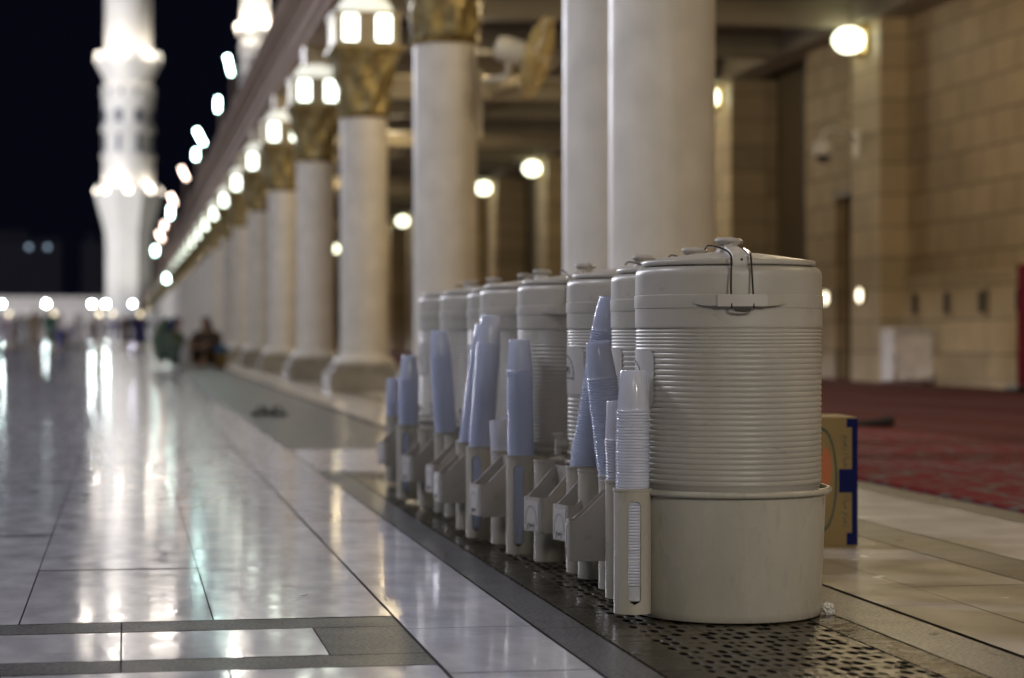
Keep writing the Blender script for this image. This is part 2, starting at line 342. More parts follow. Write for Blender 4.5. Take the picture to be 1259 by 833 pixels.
# carpet
def carpet_mat():
    m = bpy.data.materials.new('red patterned carpet'); m.use_nodes = True; n = m.node_tree.nodes; l = m.node_tree.links; bs = n['Principled BSDF']
    tc = n.new('ShaderNodeTexCoord'); mp = n.new('ShaderNodeMapping'); mp.inputs['Scale'].default_value = (1, 0.5, 1); l.new(tc.outputs['Object'], mp.inputs[0])
    v = n.new('ShaderNodeTexVoronoi'); v.inputs['Scale'].default_value = 6.5; v.inputs['Randomness'].default_value = 0.5; l.new(mp.outputs[0], v.inputs['Vector'])
    r = n.new('ShaderNodeValToRGB'); e = r.color_ramp.elements; e[0].position = 0.30; e[0].color = (0.16, 0.013, 0.016, 1); e[1].position = 0.62; e[1].color = (0.14, 0.105, 0.09, 1)
    x = e.new(0.46); x.color = (0.13, 0.014, 0.014, 1); l.new(v.outputs['Distance'], r.inputs[0])
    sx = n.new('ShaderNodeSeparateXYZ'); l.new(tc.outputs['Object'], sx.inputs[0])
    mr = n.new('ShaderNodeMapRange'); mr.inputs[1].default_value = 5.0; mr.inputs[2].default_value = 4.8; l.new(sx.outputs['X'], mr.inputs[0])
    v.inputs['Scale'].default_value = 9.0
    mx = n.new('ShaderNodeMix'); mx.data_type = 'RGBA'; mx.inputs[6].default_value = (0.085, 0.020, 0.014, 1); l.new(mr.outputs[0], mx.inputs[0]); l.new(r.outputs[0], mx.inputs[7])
    t = n.new('ShaderNodeTexNoise'); t.inputs['Scale'].default_value = 160; l.new(tc.outputs['Object'], t.inputs[0])
    m3 = n.new('ShaderNodeMapRange'); m3.inputs[3].default_value = 0.6; m3.inputs[4].default_value = 1.4; l.new(t.outputs['Fac'], m3.inputs[0])
    vv = n.new('ShaderNodeVectorMath'); vv.operation = 'SCALE'; l.new(mx.outputs[2], vv.inputs[0]); l.new(m3.outputs[0], vv.inputs['Scale']); l.new(vv.outputs[0], bs.inputs['Base Color'])
    bs.inputs['Roughness'].default_value = 0.95; bs.inputs['Specular IOR Level'].default_value = 0.15
    bp = n.new('ShaderNodeBump'); bp.inputs['Strength'].default_value = 0.6; l.new(t.outputs['Fac'], bp.inputs['Height']); l.new(bp.outputs[0], bs.inputs['Normal'])
    return m
bm = bmesh.new(); box(bm, 3.115, 9.70, 2.4, 300, -0.008, 0.016, 0.006)
o = bmdone(bm, 'carpet', carpet_mat()); tag(o, 'red patterned prayer carpet covering the arcade floor behind the coolers', 'carpet')

# ---------------------------------------------------------------- arcade building
NCOL = 44; PIT = 6.23; XC = 2.60
bld = thing('arcade_building', 'long stone arcade building with cornice, beamed ceiling and tiled inner wall', 'building', (6, 30, 0))
def L(x, y): return x-6, y-30
def wbox(bm, x0, x1, y0, y1, z0, z1, bev=0.0): box(bm, x0-6, x1-6, y0-30, y1-30, z0, z1, bev)
Y1 = 305
bm = bmesh.new()
prof = [(3.0, 4.62), (2.42, 4.62), (2.42, 4.74), (2.37, 4.76), (2.37, 4.92), (2.31, 4.94), (2.31, 5.02), (2.22, 5.06), (2.22, 5.11), (2.14, 5.14), (2.14, 5.21), (2.10, 5.22), (2.10, 5.26), (3.0, 5.26)]
prism(bm, [(x-6, z) for x, z in prof], -2-30, Y1-30)
bmdone(bm, 'cornice', M_facade, bld)
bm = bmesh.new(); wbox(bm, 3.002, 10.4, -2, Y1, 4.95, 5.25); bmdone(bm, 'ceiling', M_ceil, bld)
bm = bmesh.new()
y = 2.2
while y < 200:
    wbox(bm, 3.004, 9.79, y-0.17, y+0.17, 4.62, 4.948, 0.01); y += PIT/2
wbox(bm, 6.05, 6.4, -2, Y1, 4.66, 4.945)
wbox(bm, 9.25, 9.798, -2, Y1, 4.64, 4.946)
bmdone(bm, 'ceiling_beam', M_beam, bld)
# inner wall with recesses
bm = bmesh.new()
yP0, yP1 = ray_y(1082, 9.40), ray_y(1046, 9.40)          # near pilaster
yD0, yD1 = ray_y(1045, 9.62), ray_y(1027, 9.62)          # narrow door
yR0 = ray_y(985, 9.55)                                    # recess starts
segs = [(ray_y(887, 9.4)-0.75, ray_y(887, 9.4)+0.85)]
pil_px = [887, 790, 667, 606, 560, 504, 478, 440]
pil_y = [ray_y(p, 9.4) for p in pil_px]
yy = pil_y[-1]
while yy < 280: yy += 7.5; pil_y.append(yy)
wbox(bm, 9.8, 10.4, -2, yP0, 0, 4.952)
wbox(bm, 9.801, 10.4, yP1, yD0, 0, 4.952)
wbox(bm, 9.62, 10.4, yD0, yD1, 2.52, 4.952)
wbox(bm, 9.62, 10.4, yD1, yR0, 0, 4.952)
bmdone(bm, 'inner_wall', M_wall, bld)
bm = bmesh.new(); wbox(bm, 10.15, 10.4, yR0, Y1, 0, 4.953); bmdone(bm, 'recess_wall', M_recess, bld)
bm = bmesh.new(); wbox(bm, 9.40, 10.398, yP0, yP1, 0, 4.64, 0.01); bmdone(bm, 'pilaster', M_pil, bld)
for p in pil_y:
    bm = bmesh.new(); wbox(bm, 9.38, 10.148, p-0.62, p+0.62, 0, 4.64, 0.01); bmdone(bm, 'pilaster', M_pil, bld)
bm = bmesh.new(); wbox(bm, 9.80, 9.95, yD0, yD1, 0, 2.50); d = bmdone(bm, 'door', M_wood, bld)
bm = bmesh.new(); wbox(bm, 9.60, 9.799, yD0-0.05, yD1+0.05, 2.502, 2.60); bmdone(bm, 'door_lintel', M_wood, bld)
# wainscot with niches
yW0 = 12.0
bm = bmesh.new(); wbox(bm, 9.72, 9.799, yW0, yP0-0.003, 0, 1.30, 0.006); wbox(bm, 9.70, 9.799, yW0, yP0-0.004, 1.30, 1.36, 0.008)
y = yW0+0.1; 
nich = [ray_y(p, 9.72) for p in (1128, 1167, 1210, 1256)]
while y < yP0-0.15:
    wbox(bm, 9.700, 9.7195, y, y+0.16, 0.10, 0.74); wbox(bm, 9.704, 9.7195, y+0.045, y+0.115, 1.16, 1.22)
    y += 0.235
bmdone(bm, 'wainscot', M_pil, bld)
for y in nich:
    bm = bmesh.new(); wbox(bm, 9.695, 9.7192, y-0.13, y+0.13, 0.84, 1.18, 0.006); f = bmdone(bm, 'niche', M_pil, bld)
    bm = bmesh.new(); wbox(bm, 9.685, 9.7, y-0.085, y+0.085, 0.88, 1.13, 0.004); bmdone(bm, 'vent', M_dark, f)

# wall globes (lamps)
def wall_globe(X, Y, z, label, grp='round wall lamps of the arcade'):
    t = thing('wall_lamp', label, 'wall lamp', (X, Y, z), 0, grp)
    bm = bmesh.new(); lathe(bm, [(0.001, -0.165), (0.09, -0.15), (0.165, -0.10), (0.205, -0.03), (0.205, 0.03), (0.165, 0.10), (0.09, 0.15), (0.001, 0.165)], 24, cx=-0.22)
    bmdone(bm, 'globe', M_globe, t, True)
    bm = bmesh.new(); box(bm, -0.06, -0.002, -0.17, 0.17, -0.2, 0.2, 0.01); box(bm, -0.22, -0.04, -0.03, 0.03, -0.205, -0.155, 0.006); box(bm, -0.22, -0.04, -0.03, 0.03, 0.155, 0.185, 0.006)
    bmdone(bm, 'bracket', M_goldring, t); return t
ordn = ['second', 'third', 'fourth', 'fifth', 'sixth', 'seventh', 'eighth', 'ninth', 'tenth']
wall_globe(9.40, (yP0+yP1)/2, 4.42, 'glowing round wall lamp on the near pilaster above the dome camera')
for k, p in enumerate(pil_y[:14]):
    wall_globe(9.38, p, 4.42, 'glowing round wall lamp on %s, counted from the pilaster by the dome camera' % ((ordn[k]+' pilaster') if k < 9 else 'a far small pilaster') if k < 9 else 'small far glowing round lamp on the distant pilasters of the arcade')
for px, lab in ((1060, 'small glowing disc for a reflection on the near pilaster right of the narrow door'), (1018, 'small glowing disc for a reflection on the wall left of the narrow door')):
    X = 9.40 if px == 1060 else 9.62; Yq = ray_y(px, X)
    t = thing('wall_glint', lab, 'wall reflection', (X, Yq, 1.13), 0, 'glowing reflection discs beside the door')  # glowing disc put in for a reflection on the polished stone
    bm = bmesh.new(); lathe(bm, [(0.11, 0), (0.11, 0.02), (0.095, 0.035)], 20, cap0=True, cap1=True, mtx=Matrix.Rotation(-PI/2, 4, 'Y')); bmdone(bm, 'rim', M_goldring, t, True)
    bm = bmesh.new(); lathe(bm, [(0.09, 0.036), (0.07, 0.055), (0.03, 0.066), (0.001, 0.068)], 20, mtx=Matrix.Rotation(-PI/2, 4, 'Y')); bmdone(bm, 'lens', M_wallglint, t, True)

# ---------------------------------------------------------------- columns
def make_column():
    t = thing('column', '', 'column', (0, 0, 0), 0, 'white columns along the arcade')
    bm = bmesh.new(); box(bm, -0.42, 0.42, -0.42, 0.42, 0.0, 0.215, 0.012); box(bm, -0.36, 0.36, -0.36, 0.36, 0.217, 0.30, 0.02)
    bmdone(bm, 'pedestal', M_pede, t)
    bm = bmesh.new(); lathe(bm, [(0.32, 0.302), (0.335, 0.33), (0.32, 0.36), (0.285, 0.375), (0.283, 0.40), (0.262, 0.42), (0.260, 3.050)], 48); bmdone(bm, 'shaft', M_column, t, True)
    bm = bmesh.new()
    lathe(bm, [(0.262, 3.014), (0.285, 3.019), (0.295, 3.037), (0.285, 3.054), (0.262, 3.059)], 48); bmdone(bm, 'neck_ring', M_goldring, t, True)
    bm = bmesh.new(); n = 48; rings = []
    for k in range(13):
        u = k/12; z = 3.061+u*0.68; row = []
        for i in range(n):
            a = 2*PI*i/n; sq = 1/max(abs(math.cos(a)), abs(math.sin(a)))
            r0 = 0.275; r1 = 0.38*(1+(sq-1)*0.75)
            e = 0.25*u+0.75*u**2.2; r = r0+(r1-r0)*e + 0.030*math.sin(a*8)*math.sin(u*PI*2.5)
            row.append(bm.verts.new((r*math.cos(a), r*math.sin(a), z)))
        rings.append(row)
    for a, b in zip(rings, rings[1:]):
        for i in range(n): bm.faces.new((a[i], a[(i+1) % n], b[(i+1) % n], b[i]))
    box(bm, -0.40, 0.40, -0.40, 0.40, 3.742, 3.790, 0.01)
    bmdone(bm, 'capital', M_gold, t, 30)
    bm = bmesh.new()
    box(bm, -0.36, 0.36, -0.36, 0.36, 3.792, 3.841, 0.006); box(bm, -0.38, 0.38, -0.38, 0.38, 4.127, 4.165, 0.008)
    for sx in (-1, 0, 1):
        for sy in (-1, 1):
            hw = 0.045 if sx else 0.10
            box(bm, sx*0.31-hw, sx*0.31+hw, sy*0.31-0.045, sy*0.31+0.045, 3.841, 4.127)
            if sx == 0: box(bm, sy*0.31-0.045, sy*0.31+0.045, -0.10, 0.10, 3.841, 4.127)
    box(bm, -0.17, 0.17, -0.17, 0.17, 4.166, 4.619)
    ln = bmdone(bm, 'lantern', mat('lantern frame', (0.36, 0.30, 0.19), 0.4, var=0.1), t)
    for sx in (-1, 1):
        for sy in (-1, 1):
            bm = bmesh.new(); box(bm, sx*0.186-0.088, sx*0.186+0.088, sy*0.318-0.01, sy*0.318+0.01, 3.845, 4.123, 0.003); bmdone(bm, 'lamp_glass', M_lampglass, ln)
    for sx in (-1, 1):
        for sy in (-1, 1):
            bm = bmesh.new(); box(bm, sx*0.318-0.01, sx*0.318+0.01, sy*0.186-0.088, sy*0.186+0.088, 3.845, 4.123, 0.003); bmdone(bm, 'lamp_glass', M_lampglass, ln)
    bm = bmesh.new(); lathe(bm, [(0.34, 4.167), (0.335, 4.212), (0.30, 4.279), (0.245, 4.336), (0.215, 4.360)], 8, rot=PI/8); bmdone(bm, 'lamp_cap', M_domeglass, ln)
    return t
col0 = make_column(); freeze(col0)
Yb = ray_y(751, XC)
ys = [ray_y(814, XC)] + [Yb + PIT*k for k in range(NCOL)]
cl = ['wide white column standing nearest behind the coolers', 'white column half hidden behind the nearest white column',
      'first white column with gold capital left of the nearest pair, wall fan beside it', 'white column with gold capital second left of the pair, pale pedestal showing',
      'white column with gold capital third left of the nearest pair', 'white column fourth left of the nearest pair', 'white column fifth left of the nearest pair', 'white column sixth left of the nearest pair']
for k, y in enumerate(ys):
    c = col0 if k == 0 else copy_tree(col0)
    c.location = (XC, y, 0)
    if k == 0: c.scale = (1, 1, 1)
    c['label'] = cl[k] if k < len(cl) else 'far white column in the close receding row toward the minaret'
# pair column shows a bracketed base lamp box?  kept plain

# roof tubes on the parapet
def make_tube():
    t = thing('roof_floodlight', '', 'floodlight', (0, 0, 0), 0, 'tube floodlights along the arcade roof')
    bm = bmesh.new(); tube(bm, [(0.1, 0, 0), (0.1, 0, 0.62), (0.0, 0, 0.80)], 0.025); box(bm, 0.02, 0.18, -0.08, 0.08, 0, 0.04); bmdone(bm, 'post', M_blackmetal, t)
    return t
tl = [(282, 80, -14, 38, 0), (268, 128, 0, 26, 0), (246, 168, -28, 32, 0), (241, 190, 0, 18, 2), (226, 213, -25, 26, 1), (212, 245, -24, 22, 1), (210, 261, 0, 20, 0), (202, 277, 0, 12, 1), (197, 290, -25, 18, 1), (191, 308, 0, 14, 2), (205, 342, 0, 12, 2)]
for k, (px, py, ang, ln_, kind) in enumerate(tl):
    X = 2.22
    D = FPX*X/CT/(px-155.0); y = D*CT - (px-629.5)/FPX*D*ST
    z = zz(py, D); 
    t = thing('roof_floodlight', ['brightest longest tilted tube floodlight high on the arcade roof edge', 'short upright tube floodlight second from the top of the roof line', 'strongly tilted white tube floodlight third down the roof line', 'small upright pale tube floodlight fourth down the roof line', 'warm tilted tube floodlight fifth down the roof line', 'warm tilted tube floodlight sixth down the roof line', 'greenish upright tube floodlight seventh down the roof line'][k] if k < 7 else 'small distant tube floodlight on the lower end of the roof line', 'floodlight', (X, y, 5.26), 0, 'tube floodlights along the arcade roof')
    hl = ln_*D/FPX/2*0.62; a = R(ang); w_ = 4.2*D/FPX/2
    dz, dx = math.cos(a)*hl, math.sin(a)*hl
    c = Vector((0, 0, z-5.26))
    bm = bmesh.new(); tube(bm, [c+Vector((-dx*-1*-1, 0, -dz))*1.0, c+Vector((dx, 0, dz))], w_, 12)
    bmdone(bm, 'glass_tube', M_tubewarm if kind == 1 else M_tubeglow, t, True)
    bm = bmesh.new(); tube(bm, [(0.06, 0.0, -0.003), (0.06, 0.0, z-5.26-hl*0.5), (0.0+w_, 0.0, z-5.26-hl*0.2)], 0.02*max(1, D/30)); box(bm, -0.02, 0.16, -0.09, 0.09, 0, 0.05)
    bmdone(bm, 'post', M_facade, t)

# wall fan on the column third in the row
cx_, cy_ = XC, ys[2]
t = thing('wall_fan', 'brass coloured round fan on a bracket at the side of a white column', 'fan', (cx_+0.27, cy_-0.05, 0))
FD = 17.7
fxy = at(657, FD-0.1); fc = Vector((fxy[0]-t.location.x, fxy[1]-t.location.y, zz(72, FD)))
nrm = Vector((0.90, -0.30, -0.28)).normalized()
rot = nrm.to_track_quat('Z', 'Y').to_matrix().to_4x4(); MT = Matrix.Translation(fc) @ rot
bm = bmesh.new()
for rr, zq in ((0.33, 0.0), (0.33, 0.055), (0.25, 0.085), (0.25, -0.04), (0.15, 0.10), (0.15, -0.055)):
    pts = [MT @ Vector((rr*math.cos(2*PI*i/32), rr*math.sin(2*PI*i/32), zq)) for i in range(33)]; tube(bm, pts, 0.009, 6)
for i in range(36):
    a = 2*PI*i/36
    tube(bm, [MT @ Vector((q*math.cos(a), q*math.sin(a), h)) for q, h in ((0.06, 0.105), (0.25, 0.085), (0.33, 0.05), (0.33, 0.0), (0.25, -0.04), (0.06, -0.06))], 0.0045, 4)
bmdone(bm, 'cage', M_fan, t, True)
bm = bmesh.new()
for i in range(4):
    a = 2*PI*i/4+0.4; e = Vector((math.cos(a), math.sin(a), 0)); s = Vector((-math.sin(a), math.cos(a), 0))
    P = [e*0.05-s*0.03+Vector((0, 0, .0)), e*0.29-s*0.11+Vector((0, 0, .0)), e*0.30+s*0.08+Vector((0, 0, .045)), e*0.05+s*0.03+Vector((0, 0, .03))]
    a_ = [bm.verts.new(MT @ p) for p in P]; b_ = [bm.verts.new(MT @ (p+Vector((0, 0, 0.006)))) for p in P]
    bm.faces.new(a_); bm.faces.new(b_[::-1])
    for k in range(4): bm.faces.new((a_[k], b_[k], b_[(k+1) % 4], a_[(k+1) % 4]))
bmdone(bm, 'blade', M_fan, t)
bm = bmesh.new(); lathe(bm, [(0.02, -0.33), (0.09, -0.32), (0.105, -0.27), (0.105, -0.12), (0.08, -0.06), (0.05, 0.0), (0.05, 0.07)], 20, mtx=MT, cap0=True, cap1=True); bmdone(bm, 'motor', M_fan2, t, True)
bm = bmesh.new(); mp_ = MT @ Vector((0, 0, -0.22)); tube(bm, [(mp_.x, mp_.y, mp_.z-0.09), (mp_.x, mp_.y, mp_.z-0.22), (0.0, 0.03, mp_.z-0.22), (0.0, 0.03, mp_.z-0.62)], 0.032, 8); box(bm, -0.03, 0.03, -0.06, 0.08, mp_.z-0.7, mp_.z-0.12, 0.01)
bmdone(bm, 'bracket', M_fan2, t)

# dome camera
Yc = ray_y(1056, 9.40)
t = thing('security_camera', 'white dome security camera hanging from a curved arm on the near pilaster', 'camera', (9.40, Yc, 0))
Dc = 28.0; cp = at(1012, 27.6); lx, ly = cp[0]-9.40, cp[1]-Yc; zc = zz(186, 27.6)
bm = bmesh.new(); tube(bm, smoothpath([(-0.02, 0, zz(172, 28)), (-0.25, ly*0.4, zz(166, 28)+0.02), (lx*0.8, ly*0.8, zz(162, 28)), (lx, ly, zz(170, 28)), (lx, ly, zc+0.1)]), 0.028, 10); bmdone(bm, 'arm', mat('camera white', (0.85, 0.84, 0.80), 0.35), t, True)
bm = bmesh.new(); box(bm, -0.05, -0.002, -0.09, 0.09, zz(190, 28), zz(158, 28), 0.01); bmdone(bm, 'mount_plate', mat('camera white', (0.85, 0.84, 0.80), 0.35), t)
bm = bmesh.new(); lathe(bm, [(0.03, zc+0.15), (0.09, zc+0.13), (0.125, zc+0.06), (0.125, zc-0.03), (0.11, zc-0.05)], 24, cx=lx, cy=ly, cap0=True, cap1=True); bmdone(bm, 'housing', mat('camera white', (0.85, 0.84, 0.80), 0.35), t, True)
bm = bmesh.new(); lathe(bm, [(0.095, zc-0.052), (0.09, zc-0.09), (0.06, zc-0.13), (0.001, zc-0.145)], 24, cx=lx, cy=ly); bmdone(bm, 'dome_lens', mat('smoked dome', (0.01, 0.01, 0.012), 0.1), t, True)

# ================================================================ FAR PLAZA
# minaret
def minaret(name, label, loc, sc, lights, low=0.0):
    t = thing(name, label, 'minaret', loc); t.scale = (sc, sc, sc)
    P = lambda y: (410-y)*0.12+0.63           # design height from photo rows, scaled at 0.12 m per row
    bm = bmesh.new()
    lathe(bm, [(3.55, low), (3.55, P(300)), (3.7, P(285)), (4.25, P(268)), (4.85, P(252)), (5.1, P(244)), (5.1, P(238))], 8, rot=PI/8); bmdone(bm, 'lower_shaft', M_minaret, t)
    bm = bmesh.new(); lathe(bm, [(3.75, P(238)), (3.75, P(196)), (3.95, P(196)), (3.95, P(190)), (3.7, P(190)), (3.7, P(164)), (3.95, P(163)), (3.95, P(157)), (3.75, P(156)), (3.75, P(122)), (3.95, P(120)), (3.95, P(108)), (3.5, P(106)), (3.4, P(102)), (3.7, P(95)), (4.3, P(86)), (4.75, P(78)), (4.9, P(76)), (4.9, P(73))], 24); bmdone(bm, 'middle_shaft', M_minaret, t, 25)
    bm = bmesh.new(); lathe(bm, [(3.35, P(73)), (3.35, P(-80)), (3.6, P(-84)), (3.6, P(-90)), (3.0, P(-95)), (2.2, P(-130)), (0.3, P(-190))], 24, cap1=True)
    for k in range(20):
        zq = P(60-k*7); lathe(bm, [(3.35, zq), (3.5, zq+0.12), (3.35, zq+0.3)], 24)
    bmdone(bm, 'upper_shaft', M_minaret, t, 25)
    for (ra, za, zb) in ((5.0, P(238), P(229)), (4.8, P(73), P(66))):
        bm = bmesh.new(); lathe(bm, [(ra, za+0.01), (ra, zb), (ra-0.2, zb), (ra-0.2, za+0.01)], 24 if za > 25 else 8, rot=PI/8)
        rl = bmdone(bm, 'balcony_rail', M_minaret, t)
        for k in range(8):
            a = 2*PI*k/8
            bm = bmesh.new(); bmesh.ops.create_icosphere(bm, subdivisions=2, radius=0.55, matrix=Matrix.Translation(((ra-0.6)*math.cos(a), (ra-0.6)*math.sin(a), za+0.35)))
            bmdone(bm, 'bulb', M_bulb if za < 25 or sc < 1 else M_bulbpink, rl, True)
    for (ra, za, zb, n_, hw, mm) in ((3.76, P(188), P(166), 8, 0.33, M_minopen), (3.76, P(152), P(136), 8, 0.62, M_bulb if False else M_minopen), (3.96, P(118), P(111), 12, 0.25, M_minopen)):
        bm = bmesh.new(); box(bm, ra-0.05, ra+0.03, -hw, hw, za, zb); o1 = bmdone(bm, 'opening', mm, t)
        for k in range(n_):
            o2 = o1 if k == 0 else link('opening', o1.data, None, t); o2.rotation_euler = (0, 0, 2*PI*k/n_+PI/n_)
    if lights:
        for k in range(6):
            a = 2*PI*k/6+0.2
            for rr, zq, pw in ((4.6, P(230), 800), (6.2, P(64), 750 if sc == 1.0 else 4500), (5.9, P(252), 0)):
                if pw: light('minaret_gallery_light', 'POINT', (loc[0]+rr*math.cos(a)*sc, loc[1]+rr*math.sin(a)*sc, zq*sc+loc[2]), pw*sc*sc, (1.0, 0.90, 0.80), 0.3)
    return t
mx_, my_ = at(158, 320)
minaret('minaret', 'tall brightly lit white minaret with two balconies above the far plaza', (mx_, my_, 0), 1.0, True)
for sx, pz in ((-13, 14), (9, 14)):
    light('minaret_floodlight', 'SPOT', (mx_+sx, my_-22, 5.5), 6000, (1.0, 0.98, 0.92), 0.5, to=(mx_, my_, 24), spot=80)
light('minaret_floodlight', 'SPOT', (mx_+12, my_-48, 5.5), 20000, (1.0, 0.95, 0.90), 0.5, to=(mx_, my_, 47), spot=22)
# second minaret rising behind the arcade roof; size set so its lamp-lit shaft and balcony show over the cornice
sx_, sy_ = at(314, 150); s2 = 1.9/6.9
minaret('minaret', 'second smaller lit minaret top rising behind the arcade roof edge', (sx_, sy_, 21.75-((410-73)*0.12+0.63)*s2), s2, True, low=-30)

# distant lit boundary arcade
t = thing('boundary_arcade', 'long low white lit arcade wall closing the far end of the plaza', 'building', (-30, 345, 0))
bm = bmesh.new(); box(bm, -60, 50, 0, 6, 0, 5.6); box(bm, -60.3, 50.3, -0.4, 6.2, 5.6, 6.4)
bmdone(bm, 'wall', mat('far white wall', (0.62, 0.58, 0.52), 0.6, var=0.05, vscale=0.2), t)
for k in range(36):
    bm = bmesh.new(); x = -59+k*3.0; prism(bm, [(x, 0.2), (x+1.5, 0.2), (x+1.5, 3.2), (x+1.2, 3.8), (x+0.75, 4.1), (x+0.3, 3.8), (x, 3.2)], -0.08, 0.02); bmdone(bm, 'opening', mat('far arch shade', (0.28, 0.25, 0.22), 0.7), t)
# far city blocks
for k, (x0, x1, top, lab) in enumerate(((-30, 76, 292, 'wide dark apartment tower block beyond the far plaza at the edge of the picture'), (100, 128, 296, 'narrow dark tower block standing just beside the lit minaret'))):
    D = 620; a = at(x0, D); b = at(x1, D); zt = zz(top, D)
    t = thing('tower_block', lab, 'building', (a[0], a[1], 0), 0, 'dark blocks behind the plaza'); wd = b[0]-a[0]
    bm = bmesh.new(); box(bm, 0, wd, 0, 16, 0, zt); box(bm, wd*0.2, wd*0.6, 2, 10, zt, zt+2.2); bmdone(bm, 'wall', mat('night building', (0.10, 0.10, 0.14), 0.8), t)
    bm = bmesh.new(); box(bm, 0, 1.3, -0.06, 0.02, 0, 1.6); o1 = bmdone(bm, 'window', mat('night window', (0.085, 0.09, 0.13), 0.5), t)
    for fl in range(8):
        for c in range(int(wd/2.6)):
            o2 = o1 if fl == c == 0 else link('window', o1.data, None, t); o2.location = (1+c*2.6, 0, 3+fl*3)
    if k == 0:
        for px in (35, 58):
            q_ = at(px, D-0.2); bm = bmesh.new(); box(bm, q_[0]-a[0]-0.5, q_[0]-a[0]+0.5, -0.4, -0.1, zz(303, D)-0.5, zz(303, D)+0.5)
            bmdone(bm, 'lit_window', mat('dim lit window', (0.5, 0.6, 0.7), 0.4, emit=(0.6, 0.8, 1.0), estr=0.9), t)

# lamp posts
def make_post():
    t = thing('lamp_post', '', 'lamp post', (0, 0, 0), 0, 'bright lamp posts across the far plaza')
    bm = bmesh.new(); lathe(bm, [(0.14, 0), (0.14, 0.3), (0.06, 0.4), (0.05, 3.45), (0.12, 3.5)], 12, cap0=True, cap1=True); tube(bm, [(0, 0, 2.55), (0.55, 0, 2.62)], 0.03); bmdone(bm, 'pole', M_blackmetal, t, True)
    bm = bmesh.new(); bmesh.ops.create_uvsphere(bm, u_segments=16, v_segments=10, radius=0.15, matrix=Matrix.Translation((0, 0, 3.78))); bmdone(bm, 'lamp_globe', M_postlamp, t, True)
    bm = bmesh.new(); bmesh.ops.create_uvsphere(bm, u_segments=12, v_segments=8, radius=0.24, matrix=Matrix.Translation((0.78, 0, 2.7))); bmdone(bm, 'lower_lamp', M_postlow, t, True)
    return t
p0 = make_post(); freeze(p0)
pl = [(2, 373, 'bright lamp post at the picture edge, its globe cut by the frame'), (57, 373, 'bright lamp post standing alone left of the close pair'), (113, 372.5, 'left lamp post of the close bright pair beside the minaret'), (130, 372, 'right lamp post of the close bright pair beside the minaret'), (163, 372, 'dimmer bluish lamp post at the foot of the minaret')]
for k, (px, py, lab) in enumerate(pl):
    c = p0 if k == 0 else copy_tree(p0); D = 228.0
    x, y = at(px, D); c.location = (x, y, 0); c['label'] = lab
    if k == 4:
        for ch in c.children:
            if ch.name.startswith('lamp_globe'):
                ch.data = ch.data.copy(); ch.data.materials[0] = mat('blue lamp glass', (.8, .8, 1), 0.3, emit=(0.72, 0.74, 1.0), estr=90)

# ---------------------------------------------------------------- people
def skin(name, V, E, m, parent, sub=1):
    """V: list of (x,y,z,rx,ry)"""
    me = bpy.data.meshes.new(name); me.from_pydata([v[:3] for v in V], E, []); o = bpy.data.objects.new(name, me); C.objects.link(o)
    md = o.modifiers.new('s', 'SKIN'); me.skin_vertices[0].data[0].use_root = True
    for i, v in enumerate(V): me.skin_vertices[0].data[i].radius = (v[3], v[4])
    sd = o.modifiers.new('d', 'SUBSURF'); sd.levels = sub; sd.render_levels = sub
    bpy.context.view_layer.update()
    m2 = bpy.data.meshes.new_from_object(o.evaluated_get(bpy.context.evaluated_depsgraph_get())); bpy.data.objects.remove(o); bpy.data.meshes.remove(me)
    for p in m2.polygons: p.use_smooth = True
    m2.name = name; return link(name, m2, m, parent)
M_skin = mat('skin', (0.32, 0.19, 0.12), 0.5)
M_hair = mat('dark hair', (0.02, 0.016, 0.014), 0.6)
def cloth(name, c): return mat(name, c, 0.85, var=0.12, vscale=8)
def hand_edges(V, E, w, d, side):
    """palm and five short fingers"""
    V.append((w[0]+d[0]*0.09, w[1]+d[1]*0.09, w[2]+d[2]*0.09, 0.034, 0.02)); p = len(V)-1; E.append((p-1, p))
    for k in range(4):
        L_ = (0.075, 0.085, 0.08, 0.06)[k]
        V.append((w[0]+d[0]*(0.10+L_), w[1]+d[1]*(0.10+L_)+(k-1.5)*0.021, w[2]+d[2]*(0.10+L_), 0.009, 0.009)); E.append((p, len(V)-1))
    V.append((w[0]+d[0]*0.09+0.01*side, w[1]-0.05, w[2]+d[2]*0.09, 0.010, 0.010)); E.append((p-1, len(V)-1))
